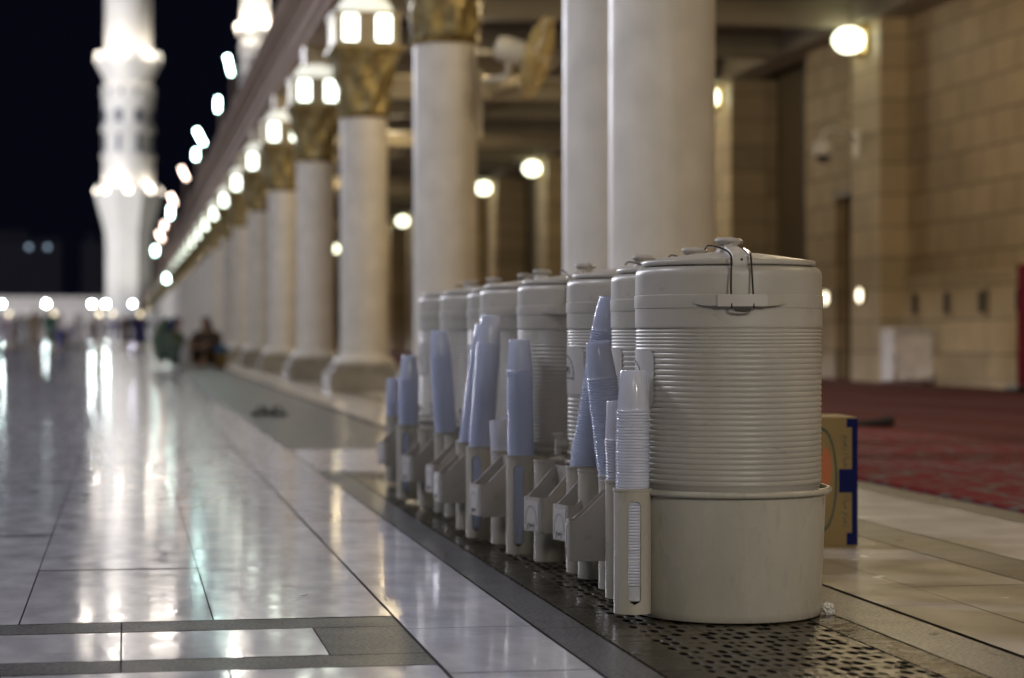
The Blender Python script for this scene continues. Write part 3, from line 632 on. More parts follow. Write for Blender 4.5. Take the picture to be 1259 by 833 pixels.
def standing(name, label, loc, rz, robe, head, step=0.1, ht=1.7, trousers=None, grp='people walking on the far plaza'):
    t = thing(name, label, 'person', (loc[0], loc[1], 0), rz, grp); t.scale = (ht/1.7,)*3
    V = [(0, 0, 0.95, 0.15, 0.11), (0, 0, 1.18, 0.14, 0.10), (0, 0, 1.36, 0.16, 0.10), (0, 0.0, 1.46, 0.055, 0.055), (0, -0.01, 1.53, 0.06, 0.07), (0, -0.015, 1.61, 0.078, 0.095), (0, -0.005, 1.68, 0.045, 0.055), (0, -0.11, 1.585, 0.012, 0.015)]
    E = [(0, 1), (1, 2), (2, 3), (3, 4), (4, 5), (5, 6), (5, 7)]
    for s in (-1, 1):
        b = len(V); st = s*step
        V += [(s*0.09, 0, 0.86, 0.088, 0.09), (s*0.1, -st*0.7-0.02, 0.48, 0.058, 0.06), (s*0.1, -st, 0.09, 0.04, 0.042), (s*0.11, -st-0.13, 0.035, 0.04, 0.028)]
        E += [(0, b), (b, b+1), (b+1, b+2), (b+2, b+3)]
        b = len(V)
        V += [(s*0.2, 0, 1.38, 0.06, 0.06), (s*0.25, st*0.5, 1.10, 0.042, 0.042), (s*0.25, st*0.9-0.04, 0.86, 0.03, 0.03)]
        E += [(2, b), (b, b+1), (b+1, b+2)]
        hand_edges(V, E, V[-1][:3], (0, -0.1, -1), s)
    skin('body', V, E, M_skin, t)
    # clothing follows the body: sleeves, robe
    V = [(0, 0, 1.44, 0.07, 0.07), (0, 0, 1.36, 0.19, 0.125), (0, 0, 1.15, 0.17, 0.13), (0, 0, 0.9, 0.19, 0.15)]; E = [(1, 0), (1, 2), (2, 3)]
    if trousers is None:
        V += [(0, 0, 0.5, 0.21, 0.18), (0, 0, 0.12, 0.24, 0.22)]; E += [(3, 4), (4, 5)]
    else:
        V += [(0, 0, 0.75, 0.18, 0.14)]; E += [(3, 4)]
    for s in (-1, 1):
        b = len(V); V += [(s*0.2, 0, 1.38, 0.078, 0.078), (s*0.25, s*step*0.5, 1.10, 0.062, 0.062), (s*0.25, s*step*0.9-0.03, 0.9, 0.052, 0.052)]; E += [(1, b), (b, b+1), (b+1, b+2)]
    skin('robe', V, E, robe, t)
    if trousers is not None:
        for s in (-1, 1):
            st = s*step; skin('trouser_leg', [(s*0.09, 0, 0.84, 0.10, 0.105), (s*0.1, -st*0.7-0.02, 0.48, 0.075, 0.078), (s*0.1, -st, 0.12, 0.06, 0.062)], [(0, 1), (1, 2)], trousers, t)
    skin('headwear', [(0, 0.01, 1.70, 0.06, 0.06), (0, 0.015, 1.64, 0.088, 0.095), (0, 0.045, 1.55, 0.075, 0.06)] , [(0, 1), (1, 2)], head, t)
    return t
folk = [
 (4, 118, 'person in pale lavender robe walking at the edge of the picture', (0.55, 0.50, 0.60), (0.5, 0.45, 0.5), 0.3),
 (14, 112, 'person in dusty pink robe near the edge of the picture', (0.50, 0.40, 0.42), (0.3, 0.25, 0.3), -0.4),
 (23, 122, 'person in slate grey clothes walking beside a tan robed person', (0.22, 0.22, 0.28), (0.1, 0.1, 0.1), 0.9),
 (31, 108, 'person in long white robe walking next to the tan robed person', (0.70, 0.68, 0.66), (0.7, 0.7, 0.7), 0.2),
 (42, 88, 'large person in long tan robe standing on the plaza', (0.40, 0.31, 0.22), (0.4, 0.32, 0.25), 0.1),
 (62, 96, 'person in long green robe beside the blue clothed child', (0.02, 0.16, 0.10), (0.03, 0.20, 0.13), -0.2),
 (113, 141, 'person in dark brown coat below the bright pair of lamp posts', (0.07, 0.05, 0.045), (0.03, 0.02, 0.02), 0.0),
 (130, 150, 'person in pale grey robe right of the dark coated person', (0.50, 0.48, 0.46), (0.5, 0.5, 0.5), 0.4),
 (141, 120, 'person in slate blue clothes left of the navy clothed pair', (0.14, 0.15, 0.30), (0.1, 0.1, 0.15), -0.6),
 (150, 116, 'person in pinkish white robe beside the slate blue person', (0.55, 0.47, 0.46), (0.6, 0.55, 0.55), 0.3),
 (156, 108, 'person in brown robe beside the navy clothed pair', (0.17, 0.11, 0.09), (0.1, 0.07, 0.06), 0.8),
 (168, 104, 'left person of the navy clothed pair by the arcade', (0.025, 0.02, 0.10), (0.02, 0.02, 0.08), 0.2),
 (176, 102, 'right person of the navy clothed pair by the arcade', (0.02, 0.018, 0.13), (0.02, 0.015, 0.05), -0.2),
 (88, 170, 'small far person in violet grey between the green robe and the lamp pair', (0.33, 0.30, 0.42), (0.2, 0.2, 0.3), 0.2),
 (99, 175, 'small far person in white between the green robe and the lamp pair', (0.6, 0.58, 0.6), (0.5, 0.5, 0.5), 0.6)]
for k, (px, D, lab, rc, hc, rz) in enumerate(folk):
    x, y = at(px, D)
    standing('person', lab, (x, y), rz, cloth('robe cloth %d' % k, rc), cloth('head cloth %d' % k, hc), step=0.08+0.03*(k % 3), ht=1.62+0.05*(k % 3), trousers=cloth('trousers %d' % k, tuple(c*0.5 for c in rc)) if k in (2, 8) else None)
x, y = at(73, 84); standing('person', 'child in bright blue clothes beside the green robed person', (x, y), 0.3, cloth('blue child', (0.03, 0.06, 0.42)), cloth('blue child scarf', (0.03, 0.05, 0.3)), ht=0.95)
x, y = at(81, 86); standing('person', 'small child in black clothes beside the blue clothed child', (x, y), -0.3, cloth('black child', (0.01, 0.01, 0.012)), M_hair, ht=0.9, trousers=cloth('black child', (0.01, 0.01, 0.012)))

def seated(label, loc, rz, robe, head, lean=0.0, bulk=1.0, grp='people seated on the floor by the columns'):
    t = thing('person', label, 'person', (loc[0], loc[1], 0), rz, grp); t.scale = (1.1, 1.1, 1.1)
    # sits on the floor, knees raised, facing -y, arms around the knees
    V = [(0, 0.05, 0.13, 0.16, 0.13), (0, 0.06+lean, 0.34, 0.14, 0.11), (0, 0.02+lean, 0.54, 0.15, 0.10), (0, -0.02+lean, 0.63, 0.055, 0.055), (0, -0.05+lean, 0.70, 0.06, 0.07), (0, -0.07+lean, 0.78, 0.078, 0.092), (0, -0.06+lean, 0.85, 0.045, 0.055), (0, -0.165+lean, 0.755, 0.012, 0.015)]
    E = [(0, 1), (1, 2), (2, 3), (3, 4), (4, 5), (5, 6), (5, 7)]
    for s in (-1, 1):
        b = len(V); V += [(s*0.1, -0.02, 0.12, 0.09, 0.09), (s*0.13, -0.32, 0.42, 0.06, 0.06), (s*0.12, -0.42, 0.07, 0.042, 0.042), (s*0.12, -0.56, 0.035, 0.04, 0.028)]; E += [(0, b), (b, b+1), (b+1, b+2), (b+2, b+3)]
        b = len(V); V += [(s*0.2, 0.02+lean, 0.55, 0.058, 0.058), (s*0.24, -0.14, 0.36, 0.042, 0.042), (s*0.12, -0.36, 0.36, 0.03, 0.03)]; E += [(2, b), (b, b+1), (b+1, b+2)]
        hand_edges(V, E, V[-1][:3], (-s*0.9, -0.2, -0.1), s)
    skin('body', V, E, M_skin, t)
    V = [(0, 0.06, 0.15, 0.24*bulk, 0.20*bulk), (0, 0.07+lean, 0.36, 0.21*bulk, 0.17*bulk), (0, 0.03+lean, 0.55, 0.19*bulk, 0.13*bulk), (0, -0.01+lean, 0.63, 0.09, 0.09)]; E = [(0, 1), (1, 2), (2, 3)]
    for s in (-1, 1):
        b = len(V); V += [(s*0.11, -0.04, 0.14, 0.12, 0.12), (s*0.13, -0.31, 0.41, 0.09, 0.09), (s*0.12, -0.41, 0.12, 0.075, 0.075)]; E += [(0, b), (b, b+1), (b+1, b+2)]
        b = len(V); V += [(s*0.2, 0.02+lean, 0.55, 0.078, 0.078), (s*0.245, -0.13, 0.37, 0.065, 0.065), (s*0.15, -0.32, 0.36, 0.05, 0.05)]; E += [(2, b), (b, b+1), (b+1, b+2)]
    skin('robe', V, E, robe, t)
    skin('headscarf', [(0, -0.04+lean, 0.875, 0.06, 0.06), (0, -0.035+lean, 0.80, 0.092, 0.098), (0, 0.02+lean, 0.70, 0.10, 0.09), (0, 0.07+lean, 0.56, 0.15, 0.08)], [(0, 1), (1, 2), (2, 3)], head, t)
    return t
x, y = at(214, 40.5)
pA = seated('person in grey green cloak and dark blue scarf seated on the floor', (x, y), R(60), cloth('grey green cloak', (0.085, 0.115, 0.085)), cloth('deep blue scarf', (0.012, 0.035, 0.09)), bulk=1.2)
skin('cloak', [(0, 0.10, 0.86, 0.06, 0.05), (0, 0.20, 0.76, 0.16, 0.10), (0, 0.29, 0.52, 0.22, 0.12), (0, 0.24, 0.25, 0.2, 0.12), (0, 0.20, 0.08, 0.17, 0.08)], [(0, 1), (1, 2), (2, 3), (3, 4)], cloth('cloak back', (0.10, 0.14, 0.10)), pA)
x, y = at(254, 40.2)
seated('person in dark brown robe seated beside the grey green cloaked person', (x, y), R(-25), cloth('dark brown robe', (0.045, 0.026, 0.013)), cloth('black headcloth', (0.02, 0.02, 0.022)), bulk=1.3)
x, y = at(271, 40.0)
t = thing('shoulder_bag', 'blue and ochre cloth bag standing beside the brown robed person', 'bag', (x, y, 0), 0.2)
bm = bmesh.new(); box(bm, -0.11, 0.11, -0.09, 0.09, 0.0, 0.33, 0.04, seg=3); bmdone(bm, 'pouch', cloth('ochre cloth', (0.12, 0.075, 0.02)), t, True)
bm = bmesh.new(); box(bm, -0.12, 0.12, -0.10, 0.10, 0.28, 0.42, 0.035, seg=3); bmdone(bm, 'flap', cloth('blue cloth', (0.02, 0.08, 0.18)), t, True)
x, y = at(229, 39.7)
bm = bmesh.new(); lathe(bm, [(0.10, 0.0), (0.12, 0.1), (0.10, 0.3), (0.06, 0.42), (0.025, 0.47), (0.04, 0.52)], 14, cap0=True, cap1=True)
o = bmdone(bm, 'cloth_sack', cloth('pale grey cloth', (0.32, 0.31, 0.30)), None, True, (x, y, 0)); tag(o, 'pale grey tied cloth sack between the two seated people', 'sack')

# sandals
x, y = at(330, 16.9)
for k, (dx, dy, rz, lab) in enumerate(((-0.055, 0.05, 0.9, 'left black sandal of the pair lying on the grey paving'), (0.07, -0.06, 2.1, 'right black sandal of the pair, turned sideways on the grey paving'))):
    t = thing('sandal', lab, 'sandal', (x+dx, y+dy, 0), rz, 'black sandals on the paving')
    bm = bmesh.new(); poly = [(math.cos(a)*0.125*(1.0), math.sin(a)*(0.042+0.010*math.cos(a))) for a in [2*PI*i/20 for i in range(20)]]
    a_ = [bm.verts.new((p[0], p[1], 0.001)) for p in poly]; b_ = [bm.verts.new((p[0], p[1], 0.022)) for p in poly]; bm.faces.new(a_[::-1]); bm.faces.new(b_)
    for i in range(20): bm.faces.new((a_[i], a_[(i+1) % 20], b_[(i+1) % 20], b_[i]))
    bmdone(bm, 'sole', mat('black rubber', (0.012, 0.012, 0.012), 0.5), t)
    bm = bmesh.new()
    for s in (-1, 1): tube(bm, smoothpath([(0.075, 0, 0.022), (0.03, s*0.02, 0.065), (-0.02, s*0.042, 0.025)]), 0.010, 8)
    bmdone(bm, 'strap', mat('black leather', (0.016, 0.015, 0.014), 0.4), t, True)

# ================================================================ INTERIOR SMALL THINGS
x, y = at(1117, 26.6)
t = thing('wrapped_cart', 'white box cart wrapped in crinkled plastic film against the wainscot', 'cart', (x, y, 0.016), 0.05)
bm = bmesh.new(); box(bm, -0.29, 0.27, -0.2, 0.2, 0.03, 0.68, 0.05, seg=4); bmesh.ops.subdivide_edges(bm, edges=bm.edges[:], cuts=3, use_grid_fill=True)
for v in bm.verts: v.co += Vector((random.gauss(0, .006), random.gauss(0, .012), random.gauss(0, .005)))
bmdone(bm, 'plastic_cover', mat('crinkled film', (0.78, 0.74, 0.72), 0.25, var=0.12, vscale=6, bump=0.8, bscale=9), t, True)
bm = bmesh.new(); box(bm, 0.272, 0.38, -0.16, 0.22, 0.0, 0.66, 0.01); bmdone(bm, 'back_panel', M_blackmetal, t)
x, y = at(1270, 23.2)
t = thing('red_screen', 'dark red and pink fabric screen standing at the edge of the picture', 'screen', (x, y, 0.016), 0.0)
bm = bmesh.new(); n = 24; a_ = []; b_ = []
for k in range(n+1):
    u = -0.17+0.4*k/n; d_ = 0.02*math.sin(k*1.3)
    a_.append((bm.verts.new((u, d_-0.01, 0.06)), bm.verts.new((u, d_-0.01, 1.36)))); b_.append((bm.verts.new((u, d_+0.01, 0.06)), bm.verts.new((u, d_+0.01, 1.36))))
for k in range(n):
    bm.faces.new((a_[k][0], a_[k+1][0], a_[k+1][1], a_[k][1])); bm.faces.new((b_[k][1], b_[k+1][1], b_[k+1][0], b_[k][0])); bm.faces.new((a_[k][1], a_[k+1][1], b_[k+1][1], b_[k][1]))
bmdone(bm, 'fabric', mat('red fabric', (0.30, 0.02, 0.07), 0.8, var=0.2, vscale=4), t, True)
bm = bmesh.new(); box(bm, -0.25, 0.3, -0.15, 0.15, 0, 0.055, 0.01); tube(bm, [(-0.0, 0, 0.05), (0.0, 0, 1.4)], 0.015); bmdone(bm, 'stand', M_blackmetal, t)
x, y = at(1074, 14.2)
bm = bmesh.new(); tube(bm, smoothpath([(-0.17, 0.02, 0.03), (-0.05, 0, 0.032), (0.05, 0.0, 0.036), (0.13, 0.01, 0.045)]), [0.014+0.02*min(1, i/14) for i in range(19)], 10)
o = bmdone(bm, 'folded_umbrella', mat('dark cloth', (0.018, 0.017, 0.016), 0.8, var=0.2, vscale=20), None, True, (x, y, 0.016)); tag(o, 'dark slender folded umbrella lying on the red carpet', 'umbrella')

# cardboard box with blue tape
D = 6.45; x, y = at(1054, D)
bw, bd, bh = 0.36, 0.27, 0.386
t = thing('cardboard_box', 'yellow brown cardboard box with blue tape corners behind the nearest cooler', 'box', (x, y, 0), R(-7))
M_card = mat('printed cardboard', (0.25, 0.17, 0.06), 0.7, var=0.10, vscale=9, bump=0.05, bscale=50)
M_tape = mat('blue tape', (0.003, 0.007, 0.075), 0.7, spec=0.15, var=0.12, vscale=10)
bm = bmesh.new(); box(bm, -bw, 0, 0, bd, 0.001, bh, 0.003); bmdone(bm, 'carton', M_card, t)
bm = bmesh.new(); e = 0.0012
box(bm, -0.016, e, -e, bd*0.5, 0.006, bh-0.004)
box(bm, -0.032, -0.0155, -e*1.4, 0.002, bh-0.030, bh-0.004); box(bm, -0.032, -0.0155, -e*1.4, 0.002, 0.006, 0.042); box(bm, -0.055, -0.0155, -e*1.4, 0.002, bh*0.42, bh*0.60)
bmdone(bm, 'blue_tape', M_tape, t)
bm = bmesh.new(); 
for k in range(40):
    a0, a1 = 2*PI*k/40, 2*PI*(k+1)/40
    q = [(-0.105+math.cos(a)*r, 0.20+math.sin(a)*r2) for a, r, r2 in ((a0, .045, .155), (a1, .045, .155), (a1, .039, .145), (a0, .039, .145))]
    bm.faces.new([bm.verts.new((p[0], -0.0009, p[1])) for p in q])
bmdone(bm, 'green_ring_print', mat('green print', (0.010, 0.045, 0.022), 0.5), t)
bm = bmesh.new(); poly = [(-0.095+math.cos(a)*0.018, 0.235+math.sin(a)*0.06) for a in [2*PI*i/20 for i in range(20)]]; bm.faces.new([bm.verts.new((p[0], -0.0009, p[1])) for p in poly])
bmdone(bm, 'orange_print', mat('orange print', (0.42, 0.11, 0.02), 0.5), t)
WORD = '\uFEE1\uFEB0\uFEE3\uFEAF'; WORD2 = '\uFEE9\uFE8E\uFEF4\uFEE3'
mt = Matrix.Translation((-0.040, -0.001, 0.285)) @ Matrix.Rotation(PI/2, 4, 'X') @ Matrix.Rotation(-PI/2, 4, 'Z')
text_mesh(WORD + ' ' + WORD2, 0.026, M_ink, 'printed_text', t, mt)
mt = Matrix.Translation((-0.040, -0.001, 0.105)) @ Matrix.Rotation(PI/2, 4, 'X') @ Matrix.Rotation(-PI/2, 4, 'Z')
text_mesh(WORD2 + ' ' + WORD, 0.026, M_ink, 'printed_text', t, mt)

# ================================================================ COOLERS
RB = 0.2105
def rib_profile():
    p = [(0.0, 0.262), (0.190, 0.262), (0.199, 0.266), (0.2035, 0.276), (0.2062, 0.290), (0.2075, 0.296)]
    z = 0.2985
    def rib(z, h, a):
        return [(RB-a, z), (RB-a*0.5, z+h*0.12), (RB-a*0.1, z+h*0.32), (RB, z+h*0.5), (RB-a*0.1, z+h*0.68), (RB-a*0.5, z+h*0.88)]
    k = 0
    while z < 0.596:
        p += rib(z, 0.0122, 0.0024); z += 0.0122
    for _ in range(5): p += rib(z, 0.0080, 0.0022); z += 0.0080
    p += [(RB-0.0035, z), (RB-0.0035, z+0.003), (RB-0.0005, z+0.0035), (RB+0.001, z+0.006), (RB+0.001, z+0.009), (RB+0.001, 0.687), (RB+0.001, 0.690), (RB+0.0026, 0.6912), (RB+0.0028, 0.693), (RB+0.0028, 0.717), (RB+0.0026, 0.719), (RB+0.0005, 0.7202), (RB+0.0005, 0.7235), (RB+0.0004, 0.762), (RB+0.0003, 0.766), (RB-0.001, 0.773), (RB-0.005, 0.7795), (RB-0.011, 0.7825), (0.150, 0.783)]
    return p
M_strap = mat('lid strap plastic', (0.47, 0.44, 0.41), 0.4)
def make_cooler():
    t = thing('water_cooler', '', 'water cooler', (0, 0, 0), 0, 'beige water coolers in a row')
    bm = bmesh.new(); lathe(bm, rib_profile(), 96); bmdone(bm, 'tank', M_plastic, t, 34)
    # lid
    bm = bmesh.new(); lathe(bm, [(0.186, 0.7832), (0.186, 0.7862), (0.195, 0.7865), (0.1965, 0.788), (0.1965, 0.7955), (0.1945, 0.7978), (0.190, 0.7988), (0.17, 0.8018), (0.12, 0.8090), (0.07, 0.8158), (0.045, 0.8180), (0.001, 0.8185)], 96)
    lid = bmdone(bm, 'lid', M_plastic, t, 50)
    bm = bmesh.new()
    rings = lathe(bm, [(0.030, 0.832), (0.028, 0.846), (0.020, 0.852), (0.020, 0.858), (0.027, 0.861), (0.031, 0.866), (0.028, 0.871), (0.012, 0.873), (0.001, 0.872)], 20)
    for ring in rings:
        for v in ring: v.co += Vector((random.gauss(0, .0022), random.gauss(0, .0022), random.gauss(0, .0016)))
    # screw knob, stands a little proud of the cone
    for v in bm.verts: v.co.z -= 0.0215
    bmdone(bm, 'knob', M_strap, lid, True)
    bm = bmesh.new()       # tongue from the knob to the rim
    pts = [(0.012, 0.826), (-0.022, 0.830), (-0.050, 0.831), (-0.110, 0.8225), (-0.178, 0.8110), (-0.2005, 0.8040), (-0.2010, 0.788)]
    w0 = [0.013, 0.013, 0.014, 0.015, 0.016, 0.017, 0.017]
    rows = []
    for (yq, zq), wq in zip(pts, w0):
        rows.append([bm.verts.new((s*wq, yq-dy, zq+dz)) for s, dz, dy in ((-1, 0.0, 0), (1, 0.0, 0), (1, -0.013, -0.003), (-1, -0.013, -0.003))])
    for a, b in zip(rows, rows[1:]):
        for i in range(4): bm.faces.new((a[i], a[(i+1) % 4], b[(i+1) % 4], b[i]))
    bm.faces.new(rows[0]); bm.faces.new(rows[-1][::-1])
    bmdone(bm, 'lid_tongue', M_strap, lid)
    bm = bmesh.new(); lathe(bm, [(0.003, 0), (0.003, 0.0006)], 12, cap0=True, cap1=True, mtx=Matrix.Translation((0.002, -0.2012, 0.796)) @ Matrix.Rotation(PI/2, 4, 'X')); bmdone(bm, 'rivet', M_dark, lid)
    # wire bail
    bm = bmesh.new()
    tube(bm, smoothpath([(-0.024, -0.232, 0.688), (-0.025, -0.226, 0.735), (-0.023, -0.216, 0.786), (-0.024, -0.210, 0.806), (-0.036, -0.175, 0.820), (-0.058, -0.115, 0.829), (-0.066, -0.098, 0.821)]), 0.0023, 8)
    tube(bm, smoothpath([(0.024, -0.232, 0.688), (0.0225, -0.226, 0.735), (0.021, -0.216, 0.786), (0.0195, -0.211, 0.806), (0.018, -0.19, 0.814), (0.015, -0.15, 0.822)]), 0.0023, 8)
    tube(bm, smoothpath([(-0.024, -0.232, 0.688), (-0.012, -0.234, 0.684), (0.012, -0.234, 0.684), (0.024, -0.232, 0.688)]), 0.0030, 8)
    bmdone(bm, 'wire_bail', M_chrome, t, True)
    # two handles, arched strips that stand off the wall
    for s in (-1, 1):
        bm = bmesh.new(); rows = []
        N = 28
        for k in range(N+1):
            u = k/N*2-1; ang = u*0.50; 
            so = 0.018*max(0, 1-abs(u)**3)+0.0002; hh = 0.0115 if abs(u) < 0.5 else 0.0115-0.006*((abs(u)-0.5)/0.5)**2
            ro = RB+0.003+so; ri = ro-0.006; zc_ = 0.706
            rows.append([bm.verts.new((r*math.sin(ang)*1.0, s*r*math.cos(ang), z_)) for r, z_ in ((ro, zc_-hh), (ro, zc_+hh), (ri-(0.012 if abs(u) > 0.8 else 0), zc_+hh), (ri-(0.012 if abs(u) > 0.8 else 0), zc_-hh))])
        for a, b in zip(rows, rows[1:]):
            for i in range(4): bm.faces.new((a[i], a[(i+1) % 4], b[(i+1) % 4], b[i]))
        bm.faces.new(rows[0]); bm.faces.new(rows[-1][::-1])
        hd = bmdone(bm, 'handle', M_plastic, t, 35)
        bm = bmesh.new(); rows = []
        for k in range(9):   # sleeve grip in the middle
            ang = (k/8*2-1)*0.235; ro = RB+0.0235; ri = ro-0.011
            rows.append([bm.verts.new((r*math.sin(ang), s*r*math.cos(ang), z_)) for r, z_ in ((ro, 0.6935), (ro, 0.7195), (ri, 0.7205), (ri, 0.6925))])
        for a, b in zip(rows, rows[1:]):
            for i in range(4): bm.faces.new((a[i], a[(i+1) % 4], b[(i+1) % 4], b[i]))
        bm.faces.new(rows[0]); bm.faces.new(rows[-1][::-1]); bmdone(bm, 'grip', M_strap, hd, 35)
    # sticker on the -x side
    bm = bmesh.new(); rr = RB+0.0012; nA, nZ = 24, 12; half = R(31); z0, z1 = 0.468, 0.600; rad = 0.018
    vs_ = []
    for j in range(nZ+1):
        zq = z0+(z1-z0)*j/nZ; dzz = max(0, rad-min(zq-z0, z1-zq)); ins = rad-math.sqrt(max(0, rad*rad-dzz*dzz))
        hh = half-ins/rr
        vs_.append([bm.verts.new((-rr*math.cos(-hh+2*hh*i/nA), rr*math.sin(-hh+2*hh*i/nA), zq)) for i in range(nA+1)])
    for j in range(nZ):
        for i in range(nA): bm.faces.new((vs_[j][i], vs_[j][i+1], vs_[j+1][i+1], vs_[j+1][i]))
    lb = bmdone(bm, 'sticker', M_label, t, True)
    def bend(p):   # flat x (width), z up, y outwards -> on the cylinder, -x side
        a = p.x/rr; return Vector((-(rr+0.0006+p.y)*math.cos(a), -(rr+0.0006+p.y)*math.sin(a)*-1*-1, p.z))
    bm = bmesh.new()
    for k in range(34):
        a = R(-14)+R(208)*k/33; q_ = Vector((0.062*math.cos(a), 0, 0.522+0.050*math.sin(a))); s_ = 0.0022 if k % 3 else 0.0034
        bm.faces.new([bm.verts.new(bend(q_+Vector((dx*s_, 0.0002, dz*s_)))) for dx, dz in ((-1, -1), (1, -0.7), (0.9, 1), (-0.8, 0.8))])
    for k in range(10):
        x_ = -0.05+k*0.0105; bm.faces.new([bm.verts.new(bend(Vector((x_+dx, 0.0002, 0.510+dz)))) for dx, dz in ((0, 0), (0.0085, 0), (0.0085, 0.003+0.002*(k % 2)), (0, 0.003))])
    bmdone(bm, 'sticker_print', M_ink, lb)
    text_mesh(WORD, 0.040, M_ink, 'sticker_text', lb, Matrix.Translation((0, 0.0002, 0.530)) @ Matrix.Rotation(PI/2, 4, 'X'), bend)
    # push tap low on the -x side
    bm = bmesh.new(); tube(bm, [(-0.20, 0, 0.33), (-0.245, 0, 0.33)], 0.014, 12); tube(bm, [(-0.236, 0, 0.352), (-0.238, 0, 0.300)], 0.010, 12); box(bm, -0.255, -0.226, -0.008, 0.008, 0.352, 0.360, 0.002); bmdone(bm, 'tap', M_strap, t, True)
    return t
DL = [4.93, 5.50, 6.02, 6.75, 7.40, 7.92, 8.47, 8.97]; EL = [781, 751, 697, 636, 590, 575, 541, 515]
centers = []
for D, e_ in zip(DL, EL):
    cpx = e_ + 0.2115*FPX/D*1.0
    centers.append(at(cpx, D))
cool0 = make_cooler(); freeze(cool0)
rots = [-8, -14, -4, -20, -10, 3, -12, -6]
clab = ['nearest beige ribbed water cooler with wire clasp over its lid', 'second water cooler in the row, mostly hidden behind the nearest one', 'third water cooler, its sticker showing beside the leaning cup stack', 'fourth water cooler in the row, right of a broad straight cup stack', 'fifth water cooler in the row', 'sixth water cooler in the row, only a narrow strip showing', 'seventh water cooler in the row, second from the far end', 'farthest water cooler at the end of the row']
clab[4] = 'fifth water cooler, behind the tallest right leaning blurred cup stack'
for k, ((x, y), rz) in enumerate(zip(centers, rots)):
    c = cool0 if k == 0 else copy_tree(cool0); c.location = (x, y, 0.0); c.rotation_euler = (0, 0, R(rz)); c['label'] = clab[k]

# ---------------------------------------------------------------- stands with cup tubes and bins
def basin_bm():
    bm = bmesh.new()
    lathe(bm, [(0.150, 0.0), (0.206, 0.001), (0.2085, 0.004), (0.2090, 0.02), (0.2195, 0.268), (0.2205, 0.274), (0.2300, 0.2755), (0.2335, 0.2790), (0.2335, 0.2850), (0.2300, 0.2885), (0.2230, 0.2890), (0.2205, 0.286), (0.2195, 0.262), (0.150, 0.2612)], 96)
    return bm
me_basin = None
TR = 0.0415; TZ = 0.281
def tube_mesh(slot, rz=0.0):
    """open tube; slot faces -y at rotation 0"""
    bm = bmesh.new(); n = 64
    if not slot:
        lathe(bm, [(0.0, 0.004), (TR*0.93, 0.004), (TR, 0.006), (TR, TZ-0.006), (TR+0.0022, TZ-0.005), (TR+0.0022, TZ), (TR-0.0025, TZ), (TR-0.0025, 0.01), (0.0, 0.01)], n); return bm
    zs = [0.005, 0.026, 0.031, 0.036, 0.041] + [0.041+0.2*k/8 for k in range(1, 8)] + [0.241, 0.246, 0.251, 0.256, TZ-0.006]
    ha = 0.0145; rad = 0.0145; zlo, zhi = 0.028, 0.2555
    def hw(z):
        if z <= zlo or z >= zhi: return 0
        d = max(0, rad-min(z-zlo, zhi-z)); return math.sqrt(max(0, rad*rad-d*d))
    outer = []; inner = []
    for z in zs:
        w_ = hw(z); rowo = []; rowi = []
        a0 = math.asin(min(1, w_/TR))
        if w_ == 0: a0 = 0.0
        for i in range(n+1):
            a = -PI/2 + a0 + (2*PI-2*a0)*i/n
            rowo.append(bm.verts.new((TR*math.cos(a), TR*math.sin(a), z))); rowi.append(bm.verts.new(((TR-0.003)*math.cos(a), (TR-0.003)*math.sin(a), z)))
        outer.append(rowo); inner.append(rowi)
    for A, s in ((outer, 1), (inner, -1)):
        for a, b in zip(A, A[1:]):
            for i in range(n): bm.faces.new((a[i], a[i+1], b[i+1], b[i])[::s])
    for e_ in (0, n):
        for k in range(len(zs)-1):
          if hw(zs[k]) > 0 or hw(zs[k+1]) > 0: bm.faces.new((outer[k][e_], inner[k][e_], inner[k+1][e_], outer[k+1][e_]))
    lathe(bm, [(TR, TZ-0.006), (TR+0.0022, TZ-0.005), (TR+0.0022, TZ), (TR-0.003, TZ), (TR-0.003, TZ-0.006)], n)
    bmesh.ops.remove_doubles(bm, verts=bm.verts[:], dist=0.00001)
    f = [bm.verts.new((TR*math.cos(2*PI*i/32), TR*math.sin(2*PI*i/32), 0.0045)) for i in range(32)]; bm.faces.new(f)
    return bm
